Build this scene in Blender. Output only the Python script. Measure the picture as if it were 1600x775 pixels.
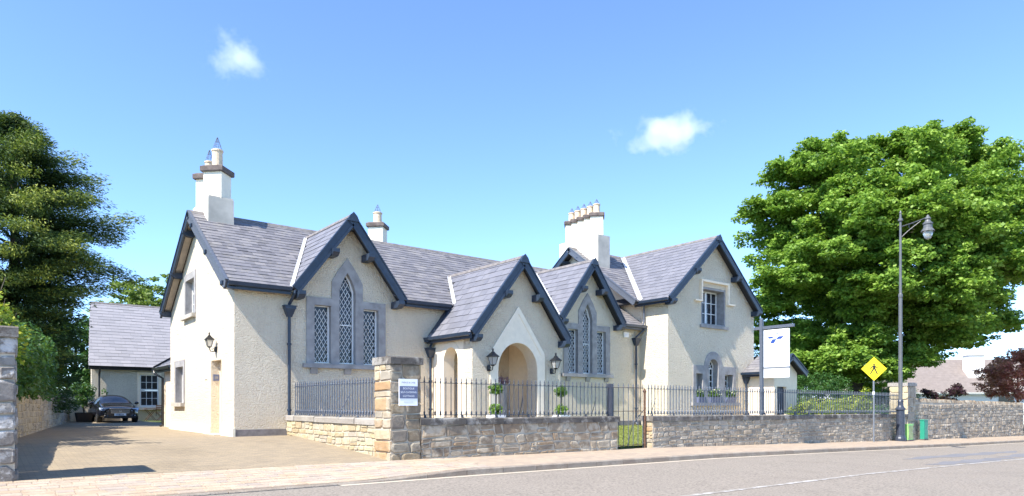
import bpy, math, random
import numpy as np
from mathutils import Vector, Matrix
from mathutils.geometry import delaunay_2d_cdt

for o in list(bpy.data.objects): bpy.data.objects.remove(o)
scene = bpy.context.scene
COL = scene.collection
R = math.radians
random.seed(7)

# ------------------------------------------------------------------ camera
FPX, HOR, CZ = 1060.0, 632.0, 0.92          # focal (px of a 1600 px wide frame), horizon row, eye height over house ground
AL = R(51.64); SA, CA = math.sin(AL), math.cos(AL)
cam_d = bpy.data.cameras.new('camera'); cam = bpy.data.objects.new('camera', cam_d); COL.objects.link(cam)
cam.location = (0, 0, CZ); cam.rotation_euler = (R(90), 0, -(math.pi/2-AL))
cam_d.sensor_width = 36; cam_d.lens = 36*FPX/1600
cam_d.shift_y = (HOR-387.5)/1600
cam_d.clip_end = 6000; cam_d.clip_start = .1
scene.camera = cam

# ------------------------------------------------------------------ light
SUN_EL, SUN_B = R(50), R(-8)                # elevation; the sun rakes along the street fronts from the -X side
sd = Vector((-math.cos(SUN_B)*math.cos(SUN_EL), math.sin(SUN_B)*math.cos(SUN_EL), math.sin(SUN_EL)))
world = bpy.data.worlds.new('World'); scene.world = world; world.use_nodes = True
wn = world.node_tree.nodes; wl = world.node_tree.links
for n in list(wn): wn.remove(n)
sky = wn.new('ShaderNodeTexSky'); sky.sky_type = 'NISHITA'; sky.sun_disc = False
sky.sun_elevation = SUN_EL; sky.sun_rotation = -(math.pi/2-SUN_B)
sky.air_density = 1.0; sky.dust_density = 0; sky.ozone_density = 6; sky.altitude = 3000
bg = wn.new('ShaderNodeBackground'); bg.inputs['Strength'].default_value = .143
wo = wn.new('ShaderNodeOutputWorld')
wl.new(sky.outputs[0], bg.inputs[0]); wl.new(bg.outputs[0], wo.inputs[0])
ld = bpy.data.lights.new('sun', 'SUN'); ld.energy = 3.5; ld.angle = R(.5); ld.color = (1, .95, .86)
sun = bpy.data.objects.new('sun', ld); COL.objects.link(sun)
sun.rotation_euler = sd.to_track_quat('Z', 'Y').to_euler(); sun.location = (-20, 5, 40)
vs = scene.view_settings
vs.view_transform = 'Standard'; vs.look = 'None'; vs.exposure = 1.6; vs.gamma = 1; vs.use_curve_mapping = False

# ------------------------------------------------------------------ pixel helpers (a pixel gives a direction, the plane gives the distance)
def ray(u, v):
    r = (u-800)/FPX
    return SA*r+CA, -CA*r+SA, (HOR-v)/FPX
def onY(u, v, Y):
    a, b, c = ray(u, v); t = Y/b; return Vector((a*t, Y, CZ+c*t))
def onX(u, v, X):
    a, b, c = ray(u, v); t = X/a; return Vector((X, b*t, CZ+c*t))
def onT(u, v, t):
    a, b, c = ray(u, v); return Vector((a*t, b*t, CZ+c*t))
def onZ(u, v, z):
    a, b, c = ray(u, v); t = (z-CZ)/c; return Vector((a*t, b*t, z))

# ------------------------------------------------------------------ materials
def mat(name):
    m = bpy.data.materials.new(name); m.use_nodes = True
    nt = m.node_tree
    return m, nt, nt.nodes['Principled BSDF']
def nd(nt, t, **kw):
    n = nt.nodes.new(t)
    for k, v in kw.items():
        if k in n.inputs: n.inputs[k].default_value = v
        else: setattr(n, k, v)
    return n
def coords(nt, scale=(1, 1, 1), kind='Object'):
    tc = nt.nodes.new('ShaderNodeTexCoord'); mp = nt.nodes.new('ShaderNodeMapping')
    if kind == 'World':
        g = nt.nodes.new('ShaderNodeNewGeometry'); nt.links.new(g.outputs['Position'], mp.inputs[0])
    else: nt.links.new(tc.outputs[kind], mp.inputs[0])
    mp.inputs['Scale'].default_value = scale
    return mp.outputs[0]
def ramp(nt, fac, stops):
    r = nt.nodes.new('ShaderNodeValToRGB'); nt.links.new(fac, r.inputs[0])
    e = r.color_ramp.elements
    while len(e) < len(stops): e.new(.5)
    for k, (p, c) in enumerate(stops):
        e[k].position = p; e[k].color = (*c, 1) if len(c) == 3 else c
    return r.outputs[0]
def mix(nt, a, b, fac, mode='MIX'):
    m = nt.nodes.new('ShaderNodeMix'); m.data_type = 'RGBA'; m.blend_type = mode
    for s, v in ((0, fac), (6, a), (7, b)):
        if hasattr(v, 'is_linked') or hasattr(v, 'links'): nt.links.new(v, m.inputs[s])
        else: m.inputs[s].default_value = v if s == 0 else (*v, 1)
    return m.outputs[2]
def bump(nt, bsdf, h, strength=.5, dist=.02):
    b = nt.nodes.new('ShaderNodeBump'); b.inputs['Strength'].default_value = strength; b.inputs['Distance'].default_value = dist
    nt.links.new(h, b.inputs['Height']); nt.links.new(b.outputs[0], bsdf.inputs['Normal'])
def noise(nt, vec, scale, detail=4, rough=.55):
    n = nd(nt, 'ShaderNodeTexNoise', Scale=scale, Detail=detail, Roughness=rough); nt.links.new(vec, n.inputs['Vector']); return n.outputs['Fac']
def voro(nt, vec, scale, feature='F1'):
    n = nd(nt, 'ShaderNodeTexVoronoi', Scale=scale); n.feature = feature; nt.links.new(vec, n.inputs['Vector']); return n
def plain(name, col, rough=.6, metal=0, var=.12, vscale=6, spec=.5, bmp=0, bscale=60):
    m, nt, b = mat(name)
    v = coords(nt, kind='World')
    f = noise(nt, v, vscale)
    c = ramp(nt, f, [(.3, tuple(x*(1-var) for x in col)), (.7, tuple(min(1, x*(1+var)) for x in col))])
    nt.links.new(c, b.inputs['Base Color']); b.inputs['Roughness'].default_value = rough; b.inputs['Metallic'].default_value = metal
    b.inputs['Specular IOR Level'].default_value = spec
    if bmp: bump(nt, b, noise(nt, v, bscale), bmp, .01)
    return m

def stucco(name, col, strength=1.0, size=26):
    m, nt, b = mat(name); v = coords(nt, kind='World')
    big = noise(nt, v, .7, 5, .6); mid = noise(nt, v, 9, 4)
    vo = voro(nt, v, size).outputs['Distance']
    n2 = noise(nt, v, size*1.4, 3, .7)
    h = nt.nodes.new('ShaderNodeMath'); h.operation = 'SUBTRACT'; nt.links.new(n2, h.inputs[0]); nt.links.new(vo, h.inputs[1])
    c = ramp(nt, big, [(.25, tuple(x*.90 for x in col)), (.55, col), (.8, tuple(min(1, x*1.05) for x in col))])
    lump = noise(nt, v, 13, 6, .8)
    c = mix(nt, c, tuple(x*.66 for x in col), ramp(nt, lump, [(.28, (.8, .8, .8)), (.46, (0, 0, 0))]))  # hollows darkened: shade of the relief put into the colour
    c = mix(nt, c, tuple(min(.9, x*1.16) for x in col), ramp(nt, lump, [(.55, (0, 0, 0)), (.72, (.9, .9, .9))]))  # raised lumps lightened: raking sun painted into the colour
    # grime streaks
    sv = coords(nt, (3.2, 3.2, .25), 'World'); st = noise(nt, sv, 1.4, 5, .65)
    c = mix(nt, c, tuple(x*.72 for x in col), ramp(nt, st, [(.6, (0, 0, 0)), (.85, (.4, .4, .4))]))
    dn = noise(nt, coords(nt, (1.3, 1.3, .5), 'World'), 2.2, 6, .7)
    c = mix(nt, c, (.42, .37, .29), ramp(nt, dn, [(.60, (0, 0, 0)), (.80, (.25, .25, .25))]))
    nt.links.new(c, b.inputs['Base Color']); b.inputs['Roughness'].default_value = .95; b.inputs['Specular IOR Level'].default_value = .2
    h2 = nt.nodes.new('ShaderNodeMath'); h2.operation = 'MULTIPLY_ADD'; nt.links.new(lump, h2.inputs[0]); h2.inputs[1].default_value = 1.6; nt.links.new(h.outputs[0], h2.inputs[2])
    bump(nt, b, h2.outputs[0], strength, .05)
    return m
def slate_mat(name, ramp_cols, lichen=.25):
    m, nt, b = mat(name); v = coords(nt, kind='World')
    at = nd(nt, 'ShaderNodeAttribute'); at.attribute_name = 'tint'
    c = ramp(nt, at.outputs['Fac'], ramp_cols)
    n = noise(nt, v, 2.2, 6, .7); n2 = noise(nt, v, 28, 4, .7)
    c = mix(nt, c, (.34, .31, .25), ramp(nt, n, [(.5, (0, 0, 0)), (.78, (lichen*2, lichen*2, lichen*2))]))
    c = mix(nt, c, (.05, .05, .055), ramp(nt, n2, [(.55, (0, 0, 0)), (.85, (.45, .45, .45))]))
    nt.links.new(c, b.inputs['Base Color']); b.inputs['Roughness'].default_value = .55; b.inputs['Specular IOR Level'].default_value = .45
    bump(nt, b, n2, .25, .006)
    return m
def stone_mat(name, cols, mottle=(.12, .11, .09), amt=.5, light=(.55, .52, .46)):
    m, nt, b = mat(name); v = coords(nt, kind='World')
    oi = nt.nodes.new('ShaderNodeObjectInfo'); at = nd(nt, 'ShaderNodeAttribute'); at.attribute_name = 'tint'
    s = nt.nodes.new('ShaderNodeMath'); s.operation = 'ADD'; nt.links.new(oi.outputs['Random'], s.inputs[0]); nt.links.new(at.outputs['Fac'], s.inputs[1])
    fr = nt.nodes.new('ShaderNodeMath'); fr.operation = 'FRACT'; nt.links.new(s.outputs[0], fr.inputs[0])
    k = len(cols)
    c = ramp(nt, fr.outputs[0], [((i+.5)/k, cc) for i, cc in enumerate(cols)])
    n = noise(nt, v, 7, 7, .7); n2 = noise(nt, v, 34, 5, .7); n3 = noise(nt, v, 2.3, 6, .7)
    c = mix(nt, c, mottle, ramp(nt, n, [(.48, (0, 0, 0)), (.72, (amt, amt, amt))]))
    c = mix(nt, c, light, ramp(nt, n3, [(.50, (0, 0, 0)), (.60, (min(1, amt*1.4),)*3)]))
    nt.links.new(c, b.inputs['Base Color']); b.inputs['Roughness'].default_value = .93; b.inputs['Specular IOR Level'].default_value = .2
    a = nt.nodes.new('ShaderNodeMath'); a.operation = 'ADD'; nt.links.new(n, a.inputs[0]); nt.links.new(n2, a.inputs[1])
    bump(nt, b, a.outputs[0], .8, .025)
    return m
def leaf_mat(name, cols, trans=.35, rough=.5):
    m, nt, b = mat(name)
    at = nd(nt, 'ShaderNodeAttribute'); at.attribute_name = 'tint'
    k = len(cols)
    c = ramp(nt, at.outputs['Fac'], [(i/(k-1), cc) for i, cc in enumerate(cols)])
    nt.links.new(c, b.inputs['Base Color']); b.inputs['Roughness'].default_value = rough; b.inputs['Specular IOR Level'].default_value = .35
    tr = nt.nodes.new('ShaderNodeBsdfTranslucent'); c2 = mix(nt, c, (.35, .55, .05), .35); nt.links.new(c2, tr.inputs[0])
    ms = nt.nodes.new('ShaderNodeMixShader'); ms.inputs[0].default_value = trans
    nt.links.new(b.outputs[0], ms.inputs[1]); nt.links.new(tr.outputs[0], ms.inputs[2])
    nt.links.new(ms.outputs[0], nt.nodes['Material Output'].inputs[0])
    return m

M = {}
CREAM = (.95, .815, .62)
M['stucco'] = stucco('cream_roughcast', CREAM)
M['stucco2'] = stucco('annex_roughcast', (.82, .73, .58), .9)
M['smooth'] = plain('cream_smooth_render', (.93, .77, .57), .85, var=.05, bmp=.15)
M['whiterender'] = plain('white_render', (.86, .745, .575), .85, var=.05, bmp=.15)
M['plinth'] = plain('plinth_cement', (.22, .20, .19), .9, var=.25, bmp=.4)
M['plinthc'] = plain('plinth_cream', (.80, .74, .58), .85, var=.08, bmp=.2)
M['slate'] = slate_mat('roof_slate', [(0, (.128, .122, .13)), (.35, (.165, .158, .17)), (.7, (.18, .172, .183)), (1, (.215, .202, .205))])
M['slate2'] = slate_mat('newer_slate', [(0, (.135, .135, .155)), (.4, (.157, .156, .178)), (.8, (.17, .169, .193)), (1, (.185, .182, .205))], .06)
M['slate3'] = slate_mat('annex_slate', [(0, (.25, .24, .252)), (.5, (.275, .263, .276)), (1, (.30, .285, .297))], .05)
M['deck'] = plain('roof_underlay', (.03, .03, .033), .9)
M['ridge'] = plain('ridge_tile_clay', (.17, .155, .15), .85, var=.3, bmp=.3)
M['lead'] = plain('lead_flashing', (.50, .505, .52), .45, var=.12)
M['navy'] = plain('navy_paint', (.022, .036, .062), .42, var=.2)
M['soffit'] = plain('soffit_paint', (.52, .45, .38), .7)
M['lime'] = plain('grey_limestone', (.30, .285, .275), .85, var=.22, vscale=4, bmp=.35, bscale=25)
M['limes'] = plain('sill_stone', (.44, .40, .34), .85, var=.2, vscale=4, bmp=.3)
M['white'] = plain('white_gloss_paint', (.80, .79, .76), .35, var=.04)
M['cementcap'] = plain('weathered_cement', (.13, .105, .095), .95, var=.35, bmp=.5)
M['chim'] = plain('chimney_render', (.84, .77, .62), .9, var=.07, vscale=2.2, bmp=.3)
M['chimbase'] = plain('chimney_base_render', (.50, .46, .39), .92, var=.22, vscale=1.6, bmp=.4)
M['pot'] = plain('buff_clay_pot', (.66, .52, .36), .8, var=.15, vscale=9)
M['wire'] = plain('cowl_wire', (.10, .10, .11), .7)
M['iron'] = plain('painted_iron', (.035, .042, .06), .42, var=.3, vscale=20)
M['ironlt'] = plain('grey_and_sunlit_iron', (.085, .098, .125), .45, var=.2, vscale=20)  # grey iron, and the sunlit tone of the return railing
M['rust'] = plain('rusty_iron', (.12, .06, .035), .8, var=.4, vscale=20)
M['black'] = plain('black_enamel', (.012, .012, .014), .35)
M['mortar'] = plain('lime_mortar', (.46, .40, .31), .95, var=.25, vscale=3, bmp=.6)
M['coping'] = stone_mat('coping_stone_dark', [(.10, .09, .08), (.14, .125, .11), (.17, .15, .13)], (.03, .028, .026), .75, (.30, .28, .25))
M['copingl'] = stone_mat('coping_stone_light', [(.30, .27, .23), (.36, .32, .28), (.33, .31, .29)], (.16, .14, .12), .35, (.42, .39, .34))
M['buff'] = stone_mat('buff_sandstone', [(.42, .32, .19), (.46, .36, .22), (.40, .25, .13), (.36, .30, .22), (.47, .38, .25), (.32, .28, .22)], (.12, .09, .065), .4, (.50, .44, .34))
M['grey'] = stone_mat('grey_rubble', [(.31, .24, .17), (.37, .295, .21), (.22, .175, .13), (.35, .25, .16), (.42, .35, .26)], (.10, .078, .058), .55, (.56, .485, .37))
M['gpale'] = stone_mat('pale_rubble', [(.34, .28, .215), (.41, .345, .27), (.27, .22, .165), (.45, .385, .305), (.37, .295, .21)], (.115, .092, .07), .45, (.57, .50, .39))
M['yrub'] = stone_mat('yellow_rubble', [(.46, .37, .22), (.40, .31, .19), (.50, .43, .29), (.38, .33, .26), (.52, .45, .28)], (.16, .12, .08), .35, (.55, .49, .38))
M['bwall'] = stone_mat('boundary_rubble', [(.40, .33, .22), (.32, .29, .24), (.28, .26, .23), (.42, .37, .28), (.36, .33, .28)], (.14, .12, .09), .4, (.48, .44, .37))
M['tanshade'] = stone_mat('shaded_tan_stone', [(.24, .19, .13), (.32, .25, .16), (.20, .17, .14), (.30, .26, .20)], (.06, .05, .04), .6, (.38, .33, .25))  # darker, greyer buff stone: shade of the pillar front painted in
M['flake'] = stone_mat('flaking_grey_stone', [(.24, .22, .20), (.30, .28, .25), (.20, .18, .16)], (.08, .07, .065), .6, (.62, .60, .57))
M['ashlar'] = stone_mat('ashlar_sandstone', [(.52, .43, .26), (.56, .46, .29), (.50, .42, .28)], (.25, .19, .11), .3, (.58, .5, .36))
M['bark'] = plain('bark', (.075, .058, .042), .95, var=.4, vscale=5, bmp=.8, bscale=14)
M['twig'] = plain('twig', (.16, .13, .09), .9, var=.3)
M['maple'] = leaf_mat('maple_leaf', [(.05, .115, .018), (.135, .25, .034), (.24, .385, .055), (.40, .54, .13)], .45)
M['conifer'] = leaf_mat('conifer_spray', [(.014, .036, .014), (.032, .068, .022), (.08, .125, .03), (.25, .28, .045)], .18, .7)
M['lime_leaf'] = leaf_mat('pale_tree_leaf', [(.08, .13, .03), (.14, .2, .04), (.2, .27, .06), (.27, .33, .09)], .35)
M['hedge'] = leaf_mat('hedge_leaf', [(.015, .05, .014), (.03, .09, .02), (.05, .13, .03), (.08, .17, .04)], .25)
M['goldleaf'] = leaf_mat('golden_shrub_leaf', [(.06, .13, .015), (.16, .24, .02), (.33, .36, .03), (.45, .44, .04)], .3)
M['copper'] = leaf_mat('copper_leaf', [(.2, .05, .055), (.42, .10, .10), (.58, .2, .17), (.7, .36, .27)], .45)
M['darkcopper'] = leaf_mat('dark_plum_leaf', [(.016, .006, .012), (.035, .010, .022), (.06, .016, .03)], .2)
M['box'] = leaf_mat('box_leaf', [(.03, .08, .015), (.07, .15, .025), (.14, .25, .04), (.24, .36, .07)], .3)
M['grassb'] = leaf_mat('grass_blade', [(.12, .15, .03), (.18, .21, .045), (.24, .26, .07)], .3)
M['flower_w'] = leaf_mat('white_petal', [(.6, .58, .5), (.75, .72, .6), (.8, .75, .3)], .3)
M['lavender'] = leaf_mat('lavender_petal', [(.22, .13, .25), (.33, .2, .33), (.42, .3, .42)], .3)
M['wood'] = plain('teak_wood', (.16, .075, .035), .6, var=.3)
M['cpaint'] = plain('car_paint', (.010, .011, .018), .12, var=.05, spec=.8)
M['chrome'] = plain('chrome', (.75, .75, .78), .12, metal=1, var=.02)
M['rubber'] = plain('rubber', (.015, .015, .015), .8)
M['alloy'] = plain('alloy', (.45, .45, .47), .3, metal=.9)
M['signwhite'] = plain('sign_white', (.86, .87, .9), .35, var=.01)
M['signblue'] = plain('sign_slate_blue', (.13, .15, .24), .5, var=.03)
M['markblue'] = plain('mark_blue', (.02, .06, .26), .5, var=.02)
M['palegrey'] = plain('pale_lettering', (.66, .68, .74), .5, var=.02)
M['yellow'] = plain('sign_yellow', (.86, .66, .01), .4, var=.02)
M['galv'] = plain('galvanised_steel', (.23, .24, .26), .45, metal=.5, var=.15)
M['lampgrey'] = plain('lamp_grey_paint', (.10, .105, .11), .5, var=.15)
M['green1'] = plain('cabinet_light_green', (.30, .62, .17), .5, var=.08)
M['green2'] = plain('cabinet_dark_green', (.02, .25, .16), .5, var=.08)
M['beige'] = plain('cabinet_door_stain', (.30, .36, .17), .7, var=.25)
M['terracotta'] = plain('dark_planter', (.035, .028, .026), .6)
M['bungroof'] = plain('concrete_tile_brown', (.20, .168, .152), .9, var=.12, vscale=3)
M['gold'] = plain('flat_render', (.83, .81, .78), .8, var=.04)

def glass_mat():
    m, nt, b = mat('window_glass')
    v = coords(nt, kind='World')
    c = ramp(nt, noise(nt, v, 2.6, 4), [(.35, (.008, .009, .011)), (.65, (.04, .043, .052))])
    nt.links.new(c, b.inputs['Base Color']); b.inputs['Roughness'].default_value = .08; b.inputs['Specular IOR Level'].default_value = .4
    bump(nt, b, noise(nt, v, 3, 2), .08, .02)
    return m
M['glass'] = glass_mat()
def lampglass():
    m, nt, b = mat('lantern_glass')
    b.inputs['Base Color'].default_value = (.75, .74, .7, 1); b.inputs['Roughness'].default_value = .15
    b.inputs['Transmission Weight'].default_value = .6
    return m
M['lglass'] = lampglass()
def wind_mat():
    m, nt, b = mat('windscreen_glass')
    b.inputs['Base Color'].default_value = (.09, .14, .22, 1); b.inputs['Roughness'].default_value = .04; b.inputs['Specular IOR Level'].default_value = 1
    return m
M['wind'] = wind_mat()
def hl_mat():
    m, nt, b = mat('headlight_lens')
    b.inputs['Base Color'].default_value = (.55, .6, .68, 1); b.inputs['Roughness'].default_value = .08; b.inputs['Metallic'].default_value = .3
    return m
M['hlens'] = hl_mat()

def ground_mat(name, cols, scale=1.5, fine=70, bs=.3, brick=None, line=.75, grain=0):
    m, nt, b = mat(name); v = coords(nt, kind='World')
    n = noise(nt, v, scale, 7, .65); f = noise(nt, v, fine, 4, .7)
    k = len(cols); c = ramp(nt, n, [(.25+.5*i/(k-1), cc) for i, cc in enumerate(cols)])
    c = mix(nt, c, tuple(x*.55 for x in cols[0]), ramp(nt, f, [(.5, (0, 0, 0)), (.8, (.5, .5, .5))] if not grain else [(.44, (0, 0, 0)), (.62, (grain,)*3)]))
    if brick:
        bt = nd(nt, 'ShaderNodeTexBrick', Scale=1.0); nt.links.new(v, bt.inputs['Vector'])
        bt.inputs['Brick Width'].default_value = brick[0]; bt.inputs['Row Height'].default_value = brick[1]
        bt.inputs['Mortar Size'].default_value = brick[2]; bt.inputs['Mortar Smooth'].default_value = .3
        bt.inputs['Color1'].default_value = (1.06, 1.04, 1.0, 1); bt.inputs['Color2'].default_value = (.84, .84, .86, 1); bt.inputs['Mortar'].default_value = (line, line, line, 1)
        bt.inputs['Bias'].default_value = 0
        c = mix(nt, c, bt.outputs['Color'], 1.0, 'MULTIPLY')
    nt.links.new(c, b.inputs['Base Color']); b.inputs['Roughness'].default_value = .92; b.inputs['Specular IOR Level'].default_value = .25
    bump(nt, b, f, bs, .01)
    return m
M['asphalt'] = ground_mat('worn_asphalt', [(.23, .198, .164), (.28, .242, .20), (.252, .22, .182)], .5, 22, .6, grain=.75)
M['patch'] = ground_mat('road_patch_asphalt', [(.15, .15, .16), (.22, .21, .21)], 1.5, 40, .5)
M['gutter'] = ground_mat('gutter_dust', [(.42, .36, .28), (.5, .43, .34)], 2, 40, .3)
M['paving'] = ground_mat('paving_blocks', [(.34, .268, .20), (.39, .312, .237), (.37, .285, .214)], .6, 45, .3, (.24, .16, .008), .8)
M['drive'] = ground_mat('drive_setts', [(.23, .186, .128), (.32, .26, .182), (.28, .227, .158)], .45, 40, .5, (.2, .1, .008), .72)
M['earth'] = ground_mat('garden_soil_grass', [(.07, .09, .025), (.11, .13, .04)], .8, 30, .5)
M['lawn'] = ground_mat('lawn', [(.17, .20, .05), (.22, .24, .07)], 1.2, 60, .5)
M['kerb'] = stone_mat('kerb_concrete', [(.26, .21, .165), (.31, .255, .20), (.28, .235, .19)], (.12, .10, .09), .35, (.38, .33, .27))
M['paver'] = stone_mat('paver_block', [(.42, .32, .225), (.48, .38, .28), (.36, .30, .25), (.47, .355, .25), (.40, .33, .27)], (.22, .18, .14), .3, (.52, .44, .34))
def line_mat():
    m, nt, b = mat('worn_road_paint'); v = coords(nt, kind='World')
    n = noise(nt, v, 5, 7, .75)
    c = ramp(nt, n, [(.46, (.26, .23, .195)), (.62, (.48, .46, .44))])
    nt.links.new(c, b.inputs['Base Color']); b.inputs['Roughness'].default_value = .85
    return m
M['line'] = line_mat()

# ------------------------------------------------------------------ object helpers
WL = {}
def tag(o, label=None, cat=None, group=None, kind=None):
    if label: o['label'] = label
    if cat: o['category'] = cat
    if group: o['group'] = group
    if kind: o['kind'] = kind
    return o
def thing(name, label, cat, loc, group=None):
    o = bpy.data.objects.new(name, None); COL.objects.link(o); o.location = loc; o.empty_display_size = .3
    WL[o] = Vector(loc); return tag(o, label, cat, group)
def link_mesh(name, me, parent, wloc):
    o = bpy.data.objects.new(name, me); COL.objects.link(o)
    WL[o] = Vector(wloc)
    if parent: o.parent = parent; o.location = WL[o]-WL[parent]
    else: o.location = wloc
    return o
class MB:
    def __init__(s): s.v = []; s.f = []; s.t = []
    def add(s, verts, faces, tint=None):
        b = len(s.v); s.v += [tuple(p) for p in verts]; s.f += [tuple(i+b for i in f) for f in faces]
        if tint is not None: s.t += [tint]*len(faces)
        return s
    def box(s, x0, x1, y0, y1, z0, z1):
        return s.add([(x0, y0, z0), (x1, y0, z0), (x1, y1, z0), (x0, y1, z0), (x0, y0, z1), (x1, y0, z1), (x1, y1, z1), (x0, y1, z1)],
                     [(0, 3, 2, 1), (4, 5, 6, 7), (0, 1, 5, 4), (1, 2, 6, 5), (2, 3, 7, 6), (3, 0, 4, 7)])
    def obox(s, c, ax, half, top=1.0):
        c = Vector(c); a, b, d = [Vector(x) for x in ax]; P = []
        for k, w in ((-1, 1.0), (1, top)):
            for i, j in ((-1, -1), (1, -1), (1, 1), (-1, 1)):
                P.append(c+a*i*half[0]*w+b*j*half[1]*w+d*k*half[2])
        return s.add(P, [(0, 3, 2, 1), (4, 5, 6, 7), (0, 1, 5, 4), (1, 2, 6, 5), (2, 3, 7, 6), (3, 0, 4, 7)])
    def prism(s, poly, ext):
        n = len(poly); e = Vector(ext); P = [Vector(p) for p in poly]
        V = P+[p+e for p in P]
        return s.add(V, [tuple(range(n)), tuple(reversed(range(n, 2*n)))]+[(i, i+n, (i+1) % n+n, (i+1) % n) for i in range(n)])
    def beam(s, a, b, w, h, up=(0, 0, 1)):
        a, b = Vector(a), Vector(b); d = b-a; L = d.length; d.normalize()
        x = d.cross(Vector(up)); x.normalize(); z = x.cross(d)
        return s.obox((a+b)/2, (x, d, z), (w/2, L/2, h/2))
    def tube(s, pts, r, n=8, caps=True):
        pts = [Vector(p) for p in pts]; rs = r if hasattr(r, '__len__') else [r]*len(pts); base = len(s.v); rings = []
        ref = Vector((.3, .7, .2)).normalized()
        for i, p in enumerate(pts):
            d = (pts[min(i+1, len(pts)-1)]-pts[max(i-1, 0)]).normalized()
            x = d.cross(ref)
            if x.length < .05: x = d.cross(Vector((1, 0, 0)))
            x.normalize(); y = d.cross(x)
            rings.append([p+(x*math.cos(2*math.pi*k/n)+y*math.sin(2*math.pi*k/n))*rs[i] for k in range(n)])
        V = [q for rg in rings for q in rg]; F = []
        for i in range(len(pts)-1):
            for k in range(n): F.append((i*n+k, i*n+(k+1) % n, (i+1)*n+(k+1) % n, (i+1)*n+k))
        if caps: F += [tuple(reversed(range(n))), tuple(range((len(pts)-1)*n, len(pts)*n))]
        return s.add(V, F)
    def lathe(s, c, prof, n=12, rot=0):
        V = []; F = []
        for (r, z) in prof:
            for k in range(n):
                a = 2*math.pi*k/n+rot; V.append((c[0]+r*math.cos(a), c[1]+r*math.sin(a), c[2]+z))
        for i in range(len(prof)-1):
            for k in range(n): F.append((i*n+k, i*n+(k+1) % n, (i+1)*n+(k+1) % n, (i+1)*n+k))
        F += [tuple(reversed(range(n))), tuple(range((len(prof)-1)*n, len(prof)*n))]
        return s.add(V, F)
    def build(s, name, m, parent=None, smooth=False, kind=None, base=False):
        V = np.array(s.v, dtype=np.float64)
        lo, hi = V.min(0), V.max(0); c = (lo+hi)/2
        if base: c[2] = lo[2]
        me = bpy.data.meshes.new(name); me.from_pydata((V-c).tolist(), [], s.f)
        if s.t:
            a = me.attributes.new('tint', 'FLOAT', 'FACE'); a.data.foreach_set('value', np.array(s.t, dtype=np.float32))
        me.materials.append(M[m] if isinstance(m, str) else m)
        me.validate(); me.update()
        if smooth: me.shade_smooth()
        o = link_mesh(name, me, parent, c)
        if kind: o['kind'] = kind
        return o
def pip(x, y, P):
    ins = False; n = len(P); j = n-1
    for i in range(n):
        xi, yi = P[i]; xj, yj = P[j]
        if (yi > y) != (yj > y) and x < (xj-xi)*(y-yi)/(yj-yi)+xi: ins = not ins
        j = i
    return ins
def plate(mb, outer, holes, O, U, V, N):
    """flat plate with holes: 2D loops in (U,V) at O, thickness vector N"""
    loops = [outer]+list(holes); pts = []; edges = []
    for L in loops:
        b = len(pts); pts += [Vector(p) for p in L]; n = len(L)
        edges += [(b+i, b+(i+1) % n) for i in range(n)]
    vo, eo, fo, *_ = delaunay_2d_cdt(pts, edges, [], 0, 1e-5)
    keep = []
    for f in fo:
        cx = sum(vo[i][0] for i in f)/3; cy = sum(vo[i][1] for i in f)/3
        if pip(cx, cy, outer) and not any(pip(cx, cy, h) for h in holes): keep.append(f)
    O, U, V, N = Vector(O), Vector(U), Vector(V), Vector(N)
    A = [O+U*p[0]+V*p[1] for p in vo]; n = len(A)
    F = [tuple(f) for f in keep]+[tuple(i+n for i in reversed(f)) for f in keep]
    mb.add(A+[p+N for p in A], F)
    for L in loops:
        k = len(L); P = [O+U*p[0]+V*p[1] for p in L]
        mb.add(P+[p+N for p in P], [(i, (i+1) % k, (i+1) % k+k, i+k) for i in range(k)])
    return mb
def rect(x0, x1, y0, y1): return [(x0, y0), (x1, y0), (x1, y1), (x0, y1)]
def arch(x0, x1, y0, ys, n=12, rise=None):
    c = (x0+x1)/2; r = (x1-x0)/2; h = r if rise is None else rise
    return [(x0, y0), (x1, y0)]+[(c+r*math.cos(math.pi*k/n), ys+h*math.sin(math.pi*k/n)) for k in range(n+1)]
def dup(o, parent=None, dloc=(0, 0, 0), deep=True):
    c = o.copy(); COL.objects.link(c)
    WL[c] = WL[o]+Vector(dloc)
    if parent: c.parent = parent; c.location = WL[c]-WL[parent]
    else: c.location = WL[c]
    if deep:
        for ch in [x for x in WL if x.parent == o]: dup(ch, c, dloc)
    return c
def text_mesh(mb, txt, size, O, U, V, align='CENTER', depth=.004):
    cu = bpy.data.curves.new('t', 'FONT'); cu.body = txt; cu.size = size; cu.align_x = align; cu.align_y = 'CENTER'
    o = bpy.data.objects.new('t', cu); COL.objects.link(o)
    dg = bpy.context.evaluated_depsgraph_get(); me = bpy.data.meshes.new_from_object(o.evaluated_get(dg))
    O, U, V = Vector(O), Vector(U), Vector(V); N = U.cross(V)*depth
    mb.add([O+U*v.co.x+V*v.co.y+N for v in me.vertices], [tuple(p.vertices) for p in me.polygons])
    bpy.data.objects.remove(o); bpy.data.curves.remove(cu); bpy.data.meshes.remove(me)

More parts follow.
